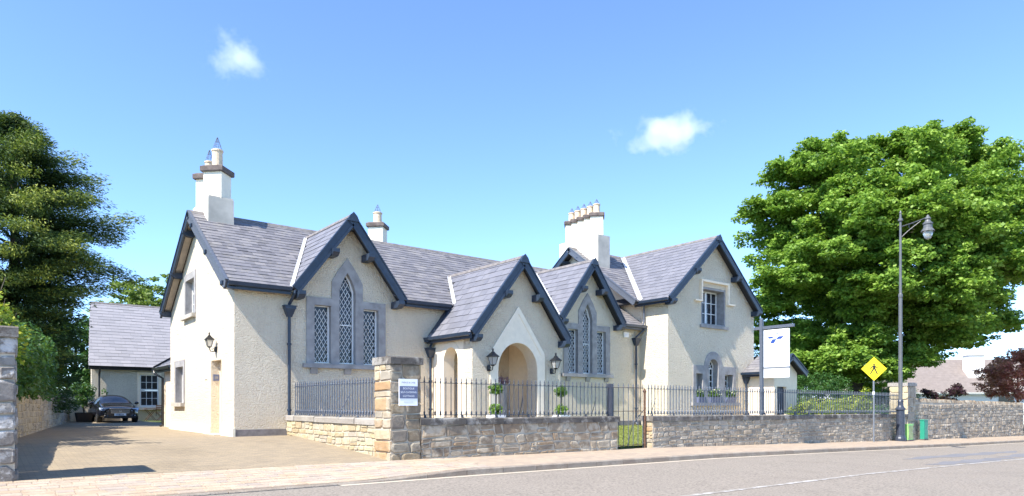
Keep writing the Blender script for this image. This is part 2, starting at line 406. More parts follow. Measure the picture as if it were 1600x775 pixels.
# ------------------------------------------------------------------ ground
ZWX = [-60, .5, 8, 16, 22.5, 34, 52, 120, 400]; ZWZ = [.1, -.31, -.335, -.395, -.515, -.75, -1.05, -2.0, -4.5]
def zw(x): return float(np.interp(x, ZWX, ZWZ))
def zh(x): return float(np.interp(x, [-60, 24, 45, 120, 400], [0, 0, -.45, -1.6, -4.2]))
def gz(x, y):
    if y <= 13.46: return zw(x)
    if y >= 19: return zh(x)
    s = (y-13.46)/(19-13.46); return zw(x)*(1-s)+zh(x)*s
YK = 11.2
def kerbh(x): return float(np.interp(x, [5.6, 7.7], [.025, .125]))
def zroad(x, y):
    d = YK-y
    return zw(x)-.17-.025*min(d, 4.1)-.012*max(0, min(d-4.1, 6))
def zside(x, y):
    s = (13.46-y)/(13.46-YK); s = max(0, min(1, s))
    return zw(x)*(1-s)+(zw(x)-.17+kerbh(x))*s
def sheet(name, m, xs, ys, zf, lift=0, parent=None):
    V = [(x, y, zf(x, y)+lift) for y in ys for x in xs]; n = len(xs)
    F = [(j*n+i, j*n+i+1, (j+1)*n+i+1, (j+1)*n+i) for j in range(len(ys)-1) for i in range(n-1)]
    mb = MB(); mb.add(V, F)
    o = mb.build(name, m, parent); o['kind'] = 'structure'
    return o
def rng(a, b, n): return [a+(b-a)*i/(n-1) for i in range(n)]
XS = [-400, -150, -60, -30, -15, -8, -4]+rng(-2, 60, 63)+[70, 85, 100, 130, 180, 260, 400]
def zterr(x, y):
    if y < 14.0: return min(zroad(x, max(y, -5)), zw(x))-.35
    if 14.0 <= y: return gz(x, y)-.012
sheet('ground', 'earth', XS, [-300, -100, -30, -6, 0, 4, 8, 11, 13.9, 14.05, 15, 16, 17, 18, 19, 20, 22, 26, 32, 40, 50, 70, 110, 200, 400], zterr)
sheet('road', 'asphalt', XS, [-8, -5, -2, 1, 4, 6, 7.1, 8, 9, 10, 11.16], zroad)
sheet('pavement', 'paving', rng(.2, 62, 63)+[80, 110, 160], [YK+.13, 11.6, 12.2, 12.8, 13.46, 13.62], zside)
sheet('pavement', 'paving', [-60, -30, -15, -8, -4, -2, -1, .2], [YK+.13, 11.6, 12.2, 12.8, 13.46, 13.62], zside)
def zdrive(x, y): return gz(x, y)+.004
sheet('driveway', 'drive', rng(-2, 7.3, 11), [13.5, 14, 15, 16, 17, 18, 19, 20, 22, 25, 30, 36, 44.2], zdrive)
sheet('forecourt', 'drive', rng(7.3, 15.3, 9), [14.0, 15, 16, 17, 18, 19, 20.1], zdrive)
sheet('forecourt', 'drive', rng(19, 36, 18), [16.2, 17, 18, 19], zdrive)
LAWN = sheet('lawn', 'lawn', rng(15.3, 22.5, 9), [14.0, 15, 16, 17, 18, 19, 19.6], zdrive, .01)
sheet('gutter_strip', 'gutter', rng(5, 60, 56), [YK-.16, YK-.002], zroad, .005)
sheet('centre_line', 'line', rng(3, 60, 58), [7.04, 7.16], zroad, .006)
for (a, b, y0, y1) in ((20.5, 27.5, 7.25, 7.75), (22, 33, 8.5, 9.0), (27, 40, 7.4, 8.1)):
    mb = MB(); n = 14; top = []; bot = []
    for i in range(n+1):
        x = a+(b-a)*i/n; w = math.sin(math.pi*i/n)**.5
        ym = (y0+y1)/2+.1*math.sin(i*1.7+a); h = (y1-y0)/2*w+.02+.05*random.random()*w
        top.append((x, ym+h)); bot.append((x, ym-h))
    V = [(x, y, zroad(x, y)+.004) for x, y in bot]+[(x, y, zroad(x, y)+.004) for x, y in top]
    mb.add(V, [(i, i+1, n+2+i, n+1+i) for i in range(n)])
    mb.build('road_patch', 'patch')['kind'] = 'structure'
g_ = onY(1492, 699, 10.98)
mb = MB(); gx0 = g_.x
for k in range(7): mb.box(gx0+k*.07, gx0+k*.07+.045, 10.78, 11.17, zroad(gx0, 11)-.02, zroad(gx0, 11)+.008)
mb.box(gx0-.03, gx0+.52, 10.74, 10.779, zroad(gx0, 11)-.02, zroad(gx0, 11)+.009)
o = mb.build('drain_grate', 'iron'); tag(o, 'iron gully grate set in the road by the kerb', 'drain')
# kerb of single stones
kerb = bpy.data.objects.new('kerb', None); COL.objects.link(kerb); kerb.location = (7, YK, zroad(7, YK)); WL[kerb] = Vector(kerb.location); kerb['kind'] = 'structure'
x = -6.0
while x < 58:
    L = .915; x1 = x+L-.012; V = []
    for xx in (x, x1):
        z0 = zroad(xx, YK)-.15; z1 = zside(xx, YK)+.003
        V += [(xx, YK, z0), (xx, YK+.13, z0), (xx, YK+.13, z1+.001), (xx, YK+.02, z1), (xx, YK, z1-.02)]
    mb = MB(); mb.add(V, [(0, 1, 2, 3, 4), (9, 8, 7, 6, 5)]+[(i, i+5, (i+1) % 5+5, (i+1) % 5) for i in range(5)])
    o = mb.build('kerb_stone', 'kerb', kerb); x += L
# nearest paving blocks, one by one
pv = bpy.data.objects.new('paving_blocks', None); COL.objects.link(pv); pv.location = (3, 12.3, zside(3, 12.3)); WL[pv] = Vector(pv.location); pv['kind'] = 'structure'
cnt = 0; yy = YK+.16
rows = []
while yy < 13.4 and cnt < 300:
    d = .235; x = .1+random.random()*.2
    while x < 8.4 and cnt < 300:
        w = random.choice((.24, .32, .40)); g = .006
        hz = .006+random.uniform(0, .005)
        V = []
        for (px, py) in ((x+g, yy+g), (x+w-g, yy+g), (x+w-g, yy+d-g), (x+g, yy+d-g)): V.append((px, py, zside(px, py)-.02))
        for (px, py) in ((x+2*g, yy+2*g), (x+w-2*g, yy+2*g), (x+w-2*g, yy+d-2*g), (x+2*g, yy+d-2*g)): V.append((px, py, zside(px, py)+hz))
        mb = MB(); mb.add(V, [(4, 5, 6, 7), (0, 1, 5, 4), (1, 2, 6, 5), (2, 3, 7, 6), (3, 0, 4, 7)])
        mb.build('paver', 'paver', pv); cnt += 1; x += w
    yy += d

# ------------------------------------------------------------------ rubble stone helpers
def stone_cells(L, z0, z1, ch, cw, seed):
    rd = random.Random(seed); cells = []; z = z0; rows = []
    while z < z1-ch*.4:
        h = ch*rd.uniform(.7, 1.4)
        if z1-(z+h) < ch*.5: h = z1-z
        rows.append((z, z+h)); z += h
    for (a, b) in rows:
        x = 0.0
        while x < L-1e-6:
            w = cw*rd.uniform(.5, 1.6)
            if L-(x+w) < cw*.4: w = L-x
            if (b-a) > ch*1.05 and rd.random() < .35:
                m = a+(b-a)*rd.uniform(.35, .65); cells += [(x, x+w, a, m), (x, x+w, m, b)]
            else: cells.append((x, x+w, a, b))
            x += w
    return cells, rd
def stone_verts(c, rd, g, proud, jit):
    x0, x1, z0, z1 = c; w, h = x1-x0, z1-z0; g = min(g, w*.2, h*.2)
    j = lambda s: rd.uniform(-jit, jit)*s
    m = min(w, h)
    ring = [(x0+g+j(m)+m*.16, z0+g), (x1-g-m*.14+j(m), z0+g+abs(j(m))*.5), (x1-g, z0+g+m*.2+j(m)), (x1-g-abs(j(m))*.6, z1-g-m*.18+j(m)),
            (x1-g-m*.18+j(m), z1-g), (x0+g+m*.15+j(m), z1-g-abs(j(m))*.5), (x0+g, z1-g-m*.2+j(m)), (x0+g+abs(j(m))*.6, z0+g+m*.18+j(m))]
    cx, cz = (x0+x1)/2, (z0+z1)/2; p = proud*rd.uniform(.5, 1.3); b = .82
    V = [(x, z, -.03) for x, z in ring]+[(x, z, p*.55) for x, z in ring]+[(cx+(x-cx)*b, cz+(z-cz)*b, p*rd.uniform(.85, 1.15)) for x, z in ring]
    F = []
    for k in range(8):
        k2 = (k+1) % 8
        F += [(k, k2, 8+k2, 8+k), (8+k, 8+k2, 16+k2, 16+k)]
    F.append(tuple(range(16, 24)))
    return V, F
def warp(a, z, s, k=1.0):
    return (a+k*(.03*math.sin(z*9+a*1.3+s)+.015*math.sin(15*z-2*a+s*2)), z+k*(.018*math.sin(a*.9+s)+.012*math.sin(a*2.3+z*4+s)))
def rubble(parent, O, U, N, L, z0, z1, ch, cw, m, seed=1, g=.009, proud=.03, jit=.1, limit=300, name='stone', ztop=None):
    """single stones on a wall face: O start (x,y), U along, N outward; 300 nearest as parts, rest joined"""
    U = Vector((*U, 0)); N = Vector((*N, 0)); O = Vector((*O, 0)); Z = Vector((0, 0, 1))
    cells, rd = stone_cells(L, z0, z1, ch, cw, seed)
    if ztop: cells = [c for c in cells if c[2] < ztop(((c[0]+c[1])/2))]
    cells.sort(key=lambda c: (O+U*c[0]).length/(.3+abs((O+U*c[0]).normalized().dot(N))) )
    rest = MB()
    for i, c in enumerate(cells):
        V, F = stone_verts(c, rd, g, proud, jit)
        V = [(*warp(a, b, seed, min(1, L/4)), d) for a, b, d in V]
        P = [O+U*a+Z*b+N*d for a, b, d in V]
        if i < limit:
            mb = MB(); mb.add(P, F); mb.build(name, m, parent)
        else: rest.add(P, F, rd.random())
    if rest.v: rest.build('far_stones', m, parent, kind='stuff')
def coping(parent, O, U, L, z, w, h, m, piece=1.1, seed=3, over=.04, zf=None, name='coping_stone'):
    U = Vector((*U, 0)); S = Vector((-U.y, U.x, 0)); O = Vector((*O, 0)); rd = random.Random(seed); a = 0
    while a < L-1e-4:
        l = piece*rd.uniform(.75, 1.3)
        if L-(a+l) < piece*.4: l = L-a
        za = z if zf is None else zf(a); zb = z if zf is None else zf(a+l)
        dz = rd.uniform(-.008, .008); g = .005
        n = 5; mb = MB(); V = []
        for k in range(n):
            s = a+g+(l-2*g)*k/(n-1); zz = za+(zb-za)*k/(n-1)+dz
            e = rd.uniform(-.012, .012); e2 = rd.uniform(-.012, .012); c = O+U*s
            V += [c-S*(w/2+over+e)+Vector((0, 0, zz-h)), c-S*(w/2+over+e+.004)+Vector((0, 0, zz-.025+e*.4)), c-S*(w/2+over-.025)+Vector((0, 0, zz+e*.5)),
                  c+S*(w/2+over-.025)+Vector((0, 0, zz+e2*.5)), c+S*(w/2+over+e2)+Vector((0, 0, zz-.025)), c+S*(w/2+over+e2)+Vector((0, 0, zz-h))]
        F = [(0, 1, 2, 3, 4, 5), tuple(reversed(range((n-1)*6, n*6)))]
        for k in range(n-1):
            for q in range(6): F.append((k*6+q, (k+1)*6+q, (k+1)*6+(q+1) % 6, k*6+(q+1) % 6))
        mb.add(V, F); mb.build(name, m, parent); a += l

# ------------------------------------------------------------------ slates
def slates(parent, m, O, U, V, L, H, pred, c=.25, w=.3, seed=1, thick=.014, left=None):
    rd = random.Random(seed); O, U, V = Vector(O), Vector(U).normalized(), Vector(V).normalized(); N = U.cross(V)
    if N.z < 0: N = -N
    mb = MB(); row = 0; h = 0.0
    while h < H-.02:
        x = -(row % 2)*w/2
        h1 = min(h+c*1.35, H)
        while x < L:
            ww = w*rd.uniform(.9, 1.1); a = max(x, 0 if left is None else left(h))+.003; b = min(x+ww, L)-.003
            if b-a > .04:
                mid = O+U*((a+b)/2)+V*(h+c*.4)
                if pred is None or pred(mid):
                    lift = thick*rd.uniform(1.3, 2.2); d = rd.uniform(-.008, .008); d2 = d+rd.uniform(-.005, .005)
                    P = [O+U*a+V*(h+d)+N*lift, O+U*b+V*(h+d2)+N*lift, O+U*b+V*h1+N*.004, O+U*a+V*h1+N*.004,
                         O+U*a+V*(h+d)+N*.001, O+U*b+V*(h+d2)+N*.001]
                    mb.add(P, [(0, 1, 2, 3), (4, 5, 1, 0), (4, 0, 3), (5, 2, 1)], rd.random())
            x += ww
        h += c; row += 1
    return mb.build('slates', m, parent, kind='stuff')
def ridge_tiles(parent, a, b, m='ridge', piece=.46, r=.11):
    a, b = Vector(a), Vector(b); L = (b-a).length; d = (b-a)/L; s = d.cross(Vector((0, 0, 1))).normalized()
    n = max(1, round(L/piece)); proto = None
    for k in range(n):
        if proto is None:
            mb = MB(); V = []
            for t in (0.003, L/n-.003):
                for (q, z) in ((-1.0, -.075), (-.45, .02), (0, .045), (.45, .02), (1.0, -.075)): V.append(a+d*t+s*q*r+Vector((0, 0, z)))
            mb.add(V, [(i, i+1, i+6, i+5) for i in range(4)]+[(0, 4, 3, 2, 1), (5, 6, 7, 8, 9)])
            proto = mb.build('ridge_tile', m, parent)
        else: dup(proto, parent, d*(L/n*k), False)
def barge(parent, a, b, N, depth=.215, thick=.05, m='navy', drop=.03):
    """board hanging under the rake line a->b, N = outward horizontal normal"""
    a, b = Vector(a), Vector(b); N = Vector(N); d = (b-a).normalized(); p = d.cross(N).normalized()
    if p.z > 0: p = -p
    u = -p
    mb = MB(); mb.prism([a+u*.035, b+u*.035, b+p*depth, a+p*depth], N*thick)
    mb.prism([a+u*.055-N*.02, b+u*.055-N*.02, b+u*.015-N*.02, a+u*.015-N*.02], N*(thick+.045))
    mb.prism([a+p*(depth-.05), b+p*(depth-.05), b+p*(depth+.015), a+p*(depth+.015)], N*(thick+.02))
    return mb.build('bargeboard', m, parent)
def bracket(parent, c, N, length=.42, w=.17, h=.2, m='navy'):
    """purlin end, block with a curved lower lip; c = centre at wall side, N outward"""
    N = Vector(N); S = N.cross(Vector((0, 0, 1))); c = Vector(c)
    prof = [(0, h/2), (length, h/2), (length, 0), (length-.05, -h*.18), (length-.10, -h*.42), (length-.2, -h*.5), (0, -h*.5)]
    mb = MB(); mb.prism([c+N*a+Vector((0, 0, b))-S*w/2 for a, b in prof], S*w)
    return mb.build('bracket', m, parent)
def gutter(parent, a, b, m='navy', r=.065, fascia=True, N=(0, -1, 0)):
    a, b, N = Vector(a), Vector(b), Vector(N); mb = MB()
    prof = [(.0, .03), (.02, -.06), (.06, -.09), (.11, -.07), (.135, .03), (.12, .03), (.1, -.045), (.06, -.065), (.03, -.045), (.015, .03)]
    mb.prism([a+N*p+Vector((0, 0, q)) for p, q in prof], b-a)
    mb.prism([a+N*p+Vector((0, 0, q)) for p, q in ((-.03, .03), (-.03, -.17), (0, -.17), (0, .03))], b-a)
    return mb.build('gutter', m, parent)
def downpipe(parent, x, y, ztop, zbot, m='navy', N=(0, -1, 0), neck=None, r=.045):
    N = Vector(N); p = Vector((x, y, 0)); mb = MB()
    if neck is not None:
        mb.tube([neck, Vector(neck)+Vector((0, 0, -.08)), p+Vector((0, 0, ztop+.12)), p+Vector((0, 0, ztop-.02))], .045, 8)
    o = mb.tube([p+Vector((0, 0, ztop)), p+Vector((0, 0, zbot+.12)), p+N*.1+Vector((0, 0, zbot+.03))], r, 10).build('downpipe', m, parent)
    hb = MB(); S = N.cross(Vector((0, 0, 1)))
    for (z0, z1, w0, w1) in ((-.26, -.02, .07, .15), (-.02, .05, .165, .165), (.05, .075, .19, .19)):
        hb.add([p+S*sx*w0+N*sy*w0*.8+Vector((0, 0, ztop+z0)) for sx, sy in ((-1, -1), (1, -1), (1, 1), (-1, 1))]+
               [p+S*sx*w1+N*sy*w1*.8+Vector((0, 0, ztop+z1)) for sx, sy in ((-1, -1), (1, -1), (1, 1), (-1, 1))],
               [(0, 3, 2, 1), (4, 5, 6, 7), (0, 1, 5, 4), (1, 2, 6, 5), (2, 3, 7, 6), (3, 0, 4, 7)])
    hb.build('hopper', m, o)
    for z in (ztop-1.1, zbot+.7):
        if zbot+.3 < z < ztop-.4:
            cb = MB(); cb.lathe((x, y, z), [(r+.004, 0), (r+.022, .01), (r+.022, .06), (r+.004, .07)], 10); cb.build('pipe_collar', m, o)
    return o

# ------------------------------------------------------------------ windows
def lattice(mb, x0, x1, z0, z1, cell, O, U, N, clip=None, t=.012):
    """diamond lead bars across a light, clipped to its outline"""
    O, U, N = Vector(O), Vector(U), Vector(N); Z = Vector((0, 0, 1)); cw, chh = cell
    def seg(p, q):
        n = 24; run = None
        for k in range(n+1):
            s = k/n; x = p[0]+(q[0]-p[0])*s; z = p[1]+(q[1]-p[1])*s
            ins = x0 <= x <= x1 and z0 <= z <= z1 and (clip is None or clip(x, z))
            if ins:
                if run is None: run = (x, z)
                last = (x, z)
            if (not ins or k == n) and run is not None:
                a = O+U*run[0]+Z*run[1]; b = O+U*last[0]+Z*last[1]
                if (b-a).length > .03: mb.beam(a, b, t, t, N)
                run = None
    W, H = x1-x0, z1-z0; k = -int(H/chh)-2
    while k*cw < W+H*cw/chh:
        xa = x0+k*cw; L = H
        seg((xa, z0), (xa+H*cw/chh, z1)); seg((xa, z1), (xa+H*cw/chh, z0)); k += 1
def tri_window(parent, cx, Y):
    """grey stone three-light lattice window with pointed middle light, face on plane Y looking -Y"""
    wpt = thing_part = None
    O = Vector((cx, Y, 0)); U = (1, 0, 0); Z = (0, 0, 1)
    lights = [rect(-1.08, -.55, 2.18, 3.97), [(-.27, 2.18), (.27, 2.18), (.27, 4.50), (.15, 4.82), (0, 5.06), (-.15, 4.82), (-.27, 4.50)], rect(.55, 1.08, 2.18, 3.97)]
    outer = [(-1.33, 2.17), (1.33, 2.17), (1.33, 4.2), (.52, 4.2), (.52, 4.74), (.3, 5.12), (0, 5.52), (-.3, 5.12), (-.52, 4.74), (-.52, 4.2), (-1.33, 4.2)]
    mb = plate(MB(), outer, lights, O+Vector((0, -.035, 0)), U, Z, (0, .30, 0)); w = mb.build('window', 'lime', parent)
    mb = MB(); mb.box(cx-1.45, cx+1.45, Y-.13, Y+.1, 2.04, 2.168); mb.build('sill', 'lime', w)
    for dx in (-1.1, 0, 1.1):
        mb = MB(); mb.prism([(cx+dx-.11, Y-.1, 2.035), (cx+dx-.11, Y+.02, 2.035), (cx+dx-.11, Y+.02, 1.86), (cx+dx-.11, Y-.03, 1.86)], (.22, 0, 0)); mb.build('sill_bracket', 'lime', w)
    # joints of the stone dressings
    for i, L in enumerate(lights):
        xs = [p[0] for p in L]; x0, x1 = min(xs), max(xs); zt = max(p[1] for p in L)
        inn = [( (p[0]-(x0+x1)/2)*(.82)+(x0+x1)/2, 2.18+.05+(p[1]-2.18)*(.955 if p[1] > 2.2 else 0)) for p in L]
        mb = plate(MB(), L, [inn], O+Vector((0, .13, 0)), U, Z, (0, .05, 0)); fr = mb.build('frame', 'white', w)
        mb = MB()
        P = [O+Vector((p[0], .158, p[1])) for p in inn]; mb.add(P, [tuple(range(len(P)))]); mb.build('pane', 'glass', w)
        mb = MB(); ip = inn
        lattice(mb, min(p[0] for p in ip), max(p[0] for p in ip), 2.23, max(p[1] for p in ip), (.13, .22), O+Vector((0, .145, 0)), U, (0, -1, 0), lambda x, z: pip(x, z, ip), .013)
        if i == 1: mb.beam(O+Vector((x0+.03, .145, 3.42)), O+Vector((x1-.03, .145, 3.42)), .03, .03, (0, 0, 1))
        mb.build('lead_lattice', 'white', w)
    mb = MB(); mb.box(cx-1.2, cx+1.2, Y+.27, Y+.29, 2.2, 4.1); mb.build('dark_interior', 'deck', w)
    return w
def pane_grid(parent, O, U, x0, x1, z0, z1, nc, nr, N, bar=.03, frame=.06, dep=.05, m='white'):
    """white casement with glazing bars and single panes; O origin, U along, N outward"""
    O, U, N = Vector(O), Vector(U), Vector(N); Z = Vector((0, 0, 1))
    W = (x1-x0-2*frame-(nc-1)*bar)/nc; H = (z1-z0-2*frame-(nr-1)*bar)/nr; holes = []
    for i in range(nc):
        for j in range(nr):
            a = x0+frame+i*(W+bar); b = z0+frame+j*(H+bar); holes.append(rect(a, a+W, b, b+H))
    f = plate(MB(), rect(x0, x1, z0, z1), holes, O, U, Z, -N*dep).build('frame', m, parent)
    for h in holes:
        mb = MB(); mb.add([O+U*(p[0]+s[0])+Z*(p[1]+s[1])-N*dep*.7 for p, s in zip(h, ((-.005, -.005), (.005, -.005), (.005, .005), (-.005, .005)))], [(0, 1, 2, 3)]); mb.build('pane', 'glass', f)
    return f

# ==================================================================  THE HOUSE
X0, YF = 5.77, 20.0
EV, RZ, RY = 4.36, 7.23, 23.97          # main eave, ridge height, ridge line
EY, EYB = 19.69, 28.24
SL = (RZ-EV)/(RY-EY)
TX0, TX1, TY = 23.04, 29.5, 18.45       # two-storey wing
BE, BR, BY = 5.40, 8.45, 23.9           # its eave, ridge, ridge line
TRX = 26.15
house = thing('house', 'long cream roughcast house with slate roofs, navy gables and lattice windows', 'house', (14, 22, 0))
def zmain(y): return EV+SL*(y-EY)
GH, GR = 1.86, 6.80                     # half width and ridge height of the two wall gables
GS = (GR-EV)/GH
PX0, PX1, PY = 12.32, 16.08, 17.59      # porch
PE, PR, PXM, PYE = 3.19, 5.79, 14.2, 17.33
PH = 2.1; PS = (PR-PE)/PH
G1, G2 = 9.2, 19.78

# walls -------------------------------------------------
def gpt(cx): return [(cx+GH-.05, EV-.04+.07*GS), (cx, GR-.1), (cx-GH+.05, EV-.04+.07*GS)]
outer = [(X0+.45, -.5), (TX0, -.5), (TX0, EV+.15)]+[(p[0], p[1]) for p in gpt(G2)]+[(p[0], p[1]) for p in gpt(G1)]+[(X0+.45, EV+.15)]
def whole(cx): return [(cx-1.30, 2.2), (cx+1.30, 2.2), (cx+1.30, 4.17), (cx+.49, 4.17), (cx+.49, 4.72), (cx, 5.46), (cx-.49, 4.72), (cx-.49, 4.17), (cx-1.30, 4.17)]
mb = plate(MB(), outer, [whole(G1), whole(G2), arch(13.75, 14.85, .1, 1.9)], (0, YF, 0), (1, 0, 0), (0, 0, 1), (0, .35, 0)); mb.build('front_wall', 'stucco', house)
mb = MB(); mb.box(X0-.03, PX0-.01, YF-.03, YF+.02, -.4, .2); mb.build('plinth', 'plinth', house)
mb = MB(); mb.box(PX1+.02, TX0-.02, YF-.03, YF+.02, -.4, .22); mb.build('plinth', 'plinth', house)
# left gable wall with its door and two windows
wl_ = [(20.0, -.5), (28.0, -.5), (28.0, EV-.1), (RY, RZ-.22), (20.0, EV+.02)]
door = rect(21.28, 22.40, .03, 2.27); w1 = rect(25.95, 27.10, .98, 2.28); w2 = rect(24.42, 25.62, 3.98, 5.2)
mb = plate(MB(), wl_, [door, w1, w2], (X0, 0, 0), (0, 1, 0), (0, 0, 1), (.45, 0, 0)); mb.build('gable_wall', 'stucco', house)
for a, b in ((19.96, 21.27), (22.41, 28.03)):
    mb = MB(); mb.box(X0-.05, X0+.02, a, b, -.4, .24); mb.build('plinth', 'plinthc', house)
mb = MB(); mb.box(X0+.02, X0+6, 27.7, 28.0, -.4, EV); mb.build('rear_wall', 'stucco', house)
# door
mb = MB(); mb.box(X0+.33, X0+.38, 21.28, 22.40, .03, 2.27); dr = mb.build('door', 'smooth', house)
mb = MB(); mb.box(X0+.25, X0+.33, 21.285, 21.36, .035, 2.26); mb.box(X0+.25, X0+.33, 22.32, 22.395, .035, 2.26); mb.box(X0+.25, X0+.33, 21.36, 22.32, 2.18, 2.26); mb.build('door_frame', 'smooth', dr)
mb = MB(); mb.tube([(X0+.33, 21.45, 1.05), (X0+.28, 21.45, 1.05), (X0+.28, 21.57, 1.05)], .014, 8); mb.build('handle', 'black', dr)
mb = MB(); mb.box(X0-.22, X0+.4, 21.2, 22.5, -.2, .025); mb.build('doorstep', 'limes', house)
for (y0, y1, z0, z1, ts) in ((25.95, 27.10, .98, 2.28, .2), (24.42, 25.62, 3.98, 5.2, .2)):
    mb = plate(MB(), rect(y0-.2, y1+.17, z0, z1+.22), [rect(y0+.012, y1-.012, z0+.012, z1-.012)], (X0-.025, 0, 0), (0, 1, 0), (0, 0, 1), (.32, 0, 0))
    w = mb.build('window', 'lime', house)
    mb = MB(); mb.box(X0-.14, X0+.3, y0-.16, y1+.25, z0-.13, z0-.002); mb.build('sill', 'limes', w)
    pane_grid(w, (X0+.2, 0, 0), (0, 1, 0), y0+.013, y1-.013, z0+.013, z1-.013, 2, 3, (-1, 0, 0))
tri_window(house, G1, YF); tri_window(house, G2, YF)
# porch -------------------------------------------------
g = lambda x: PE+.03+(PH-abs(x-PXM))*PS
po = [(PX0, -.4), (PX1, -.4), (PX1, PE-.02), (PXM, PR-.12), (PX0, PE-.02)]
mb = plate(MB(), po, [arch(13.33, 15.0, -.2, 2.05, 20, .92)], (0, PY, 0), (1, 0, 0), (0, 0, 1), (0, .5, 0)); mb.build('porch_front_wall', 'stucco', house)
mb = plate(MB(), rect(PY+.5, YF-.002, -.4, PE-.02), [arch(18.38, 19.23, .05, 2.38)], (PX0, 0, 0), (0, 1, 0), (0, 0, 1), (.4, 0, 0)); mb.build('porch_side_wall', 'smooth', house)
mb = plate(MB(), rect(PY+.5, YF-.002, -.4, PE-.02), [], (PX1, 0, 0), (0, 1, 0), (0, 0, 1), (-.4, 0, 0)); mb.build('porch_side_wall', 'smooth', house)
mb = MB(); mb.box(PX0+.4, PX1-.4, PY+.5, YF, PE-.1, PE-.04); mb.build('porch_ceiling', 'smooth', house)
mb = MB(); mb.box(PX0-.25, PX1+.25, PY-.55, YF-.01, -.25, .075); mb.build('porch_step', 'limes', house)
mb = MB(); mb.box(14.0, 14.9, YF-.02, YF+.05, .1, 2.2); mb.build('porch_back_panel', 'smooth', house)
sur = [(13.0, -.15), (13.328, -.15)]+[(14.165-.837*math.cos(math.pi*k/20), 2.05+.92*math.sin(math.pi*k/20)) for k in range(21)]+[(15.002, -.15), (15.33, -.15), (15.33, 2.62), (14.165, 4.18), (13.0, 2.62)]
mb = plate(MB(), sur, [], (0, PY-.035, 0), (1, 0, 0), (0, 0, 1), (0, .03, 0)); ps = mb.build('arch_surround', 'whiterender', house)
ins = [(13.16, 2.58), (14.165, 3.93), (15.17, 2.58), (15.33, 2.62), (14.165, 4.18), (13.0, 2.62)]
mb = plate(MB(), ins, [], (0, PY-.055, 0), (1, 0, 0), (0, 0, 1), (0, .019, 0)); mb.build('hood_mould', 'whiterender', ps)
# smooth band round the side arch
mb = plate(MB(), arch(18.2, 19.41, -.05, 2.38, 14), [arch(18.381, 19.229, -.04, 2.38, 12)], (PX0-.02, 0, 0), (0, 1, 0), (0, 0, 1), (.018, 0, 0)); mb.build('arch_surround', 'whiterender', house)
# two-storey wing ---------------------------------------
tg = [(TX0, -.6), (TX1, -.6), (TX1, BE-.05), (TRX+.1, BR-.2), (TX0, BE-.05)]
uw = onY(1095, 455, TY), onY(1134, 508, TY)
UX0, UX1, UZ0, UZ1 = uw[0].x+.02, onY(1133.5, 470, TY).x, onY(1110, 509, TY).z, onY(1110, 449.5, TY).z
lx = [onY(u, 600, TY).x for u in (1087, 1097.5, 1106.5, 1122, 1132, 1145)]
LZ0, LZ1, LZA = onY(1110, 629, TY).z, onY(1090, 583.5, TY).z, onY(1114, 561, TY).z
lcx = (lx[2]+lx[3])/2
tri = [rect(lx[0]-.22, lx[5]+.22, LZ0, LZ1+.25)]
lo_outer = [(lx[0]-.2, LZ0), (lx[5]+.2, LZ0), (lx[5]+.2, LZ1+.36), (lcx+.68, LZ1+.36)]+[(lcx+.68*math.cos(math.pi*k/14), LZA-.35+.68*math.sin(math.pi*k/14)) for k in range(15)]+[(lcx-.68, LZ1+.36), (lx[0]-.2, LZ1+.36)]
sh = [(p[0]*.985+lcx*.015, p[1]-.015 if p[1] > LZ0+.1 else p[1]+.01) for p in lo_outer]
mb = plate(MB(), tg, [rect(UX0, UX1, UZ0, UZ1), sh], (0, TY, 0), (1, 0, 0), (0, 0, 1), (0, .4, 0)); mb.build('wing_front_wall', 'stucco', house)
side = [(TY+.4, -.6), (27.6, -.6), (27.6, BE-.05), (BY, BR-.2), (19.95, BE-.03), (TY+.4, BE-.05)]
mb = plate(MB(), side, [], (TX0, 0, 0), (0, 1, 0), (0, 0, 1), (.35, 0, 0)); mb.build('wing_side_wall', 'stucco', house)
mb = plate(MB(), rect(TY+.4, 27.6, -.9, BE-.05), [], (TX1, 0, 0), (0, 1, 0), (0, 0, 1), (-.35, 0, 0)); mb.build('wing_side_wall', 'stucco', house)
mb = MB(); mb.box(TX0-.03, TX1+.03, TY-.04, TY+.02, -.6, .05); mb.build('plinth', 'plinth', house)
# upper window: deep stone reveal with label mould
mb = plate(MB(), rect(UX0-.02, UX1+.02, UZ0-.02, UZ1+.02), [rect(UX0+.09, UX1-.09, UZ0+.08, UZ1-.1)], (0, TY+.012, 0), (1, 0, 0), (0, 0, 1), (0, .5, 0))
uw_ = mb.build('window', 'lime', house)
mb = MB(); mb.box(UX0-.1, UX1+.12, TY-.1, TY+.2, UZ0-.12, UZ0+.015); mb.build('sill', 'lime', uw_)
pane_grid(uw_, (0, TY+.42, 0), (1, 0, 0), UX0+.085, (UX0+UX1)/2, UZ0+.08, UZ1-.1, 2, 3, (0, -1, 0))
pane_grid(uw_, (0, TY+.42, 0), (1, 0, 0), (UX0+UX1)/2+.004, UX1-.085, UZ0+.08, UZ1-.1, 2, 3, (0, -1, 0))
mb = MB(); a0, a1, zt = UX0-.12, UX1+.16, UZ1+.2
mb.box(a0, a1, TY-.13, TY+.01, zt, zt+.1); mb.box(a0, a0+.1, TY-.125, TY+.01, zt-.82, zt-.002); mb.box(a1-.1, a1, TY-.125, TY+.01, zt-.82, zt-.002)
mb.box(a0-.42, a0+.1, TY-.135, TY+.01, zt-.9, zt-.822); mb.box(a1-.1, a1+.42, TY-.135, TY+.01, zt-.9, zt-.822); mb.build('label_mould', 'smooth', uw_)
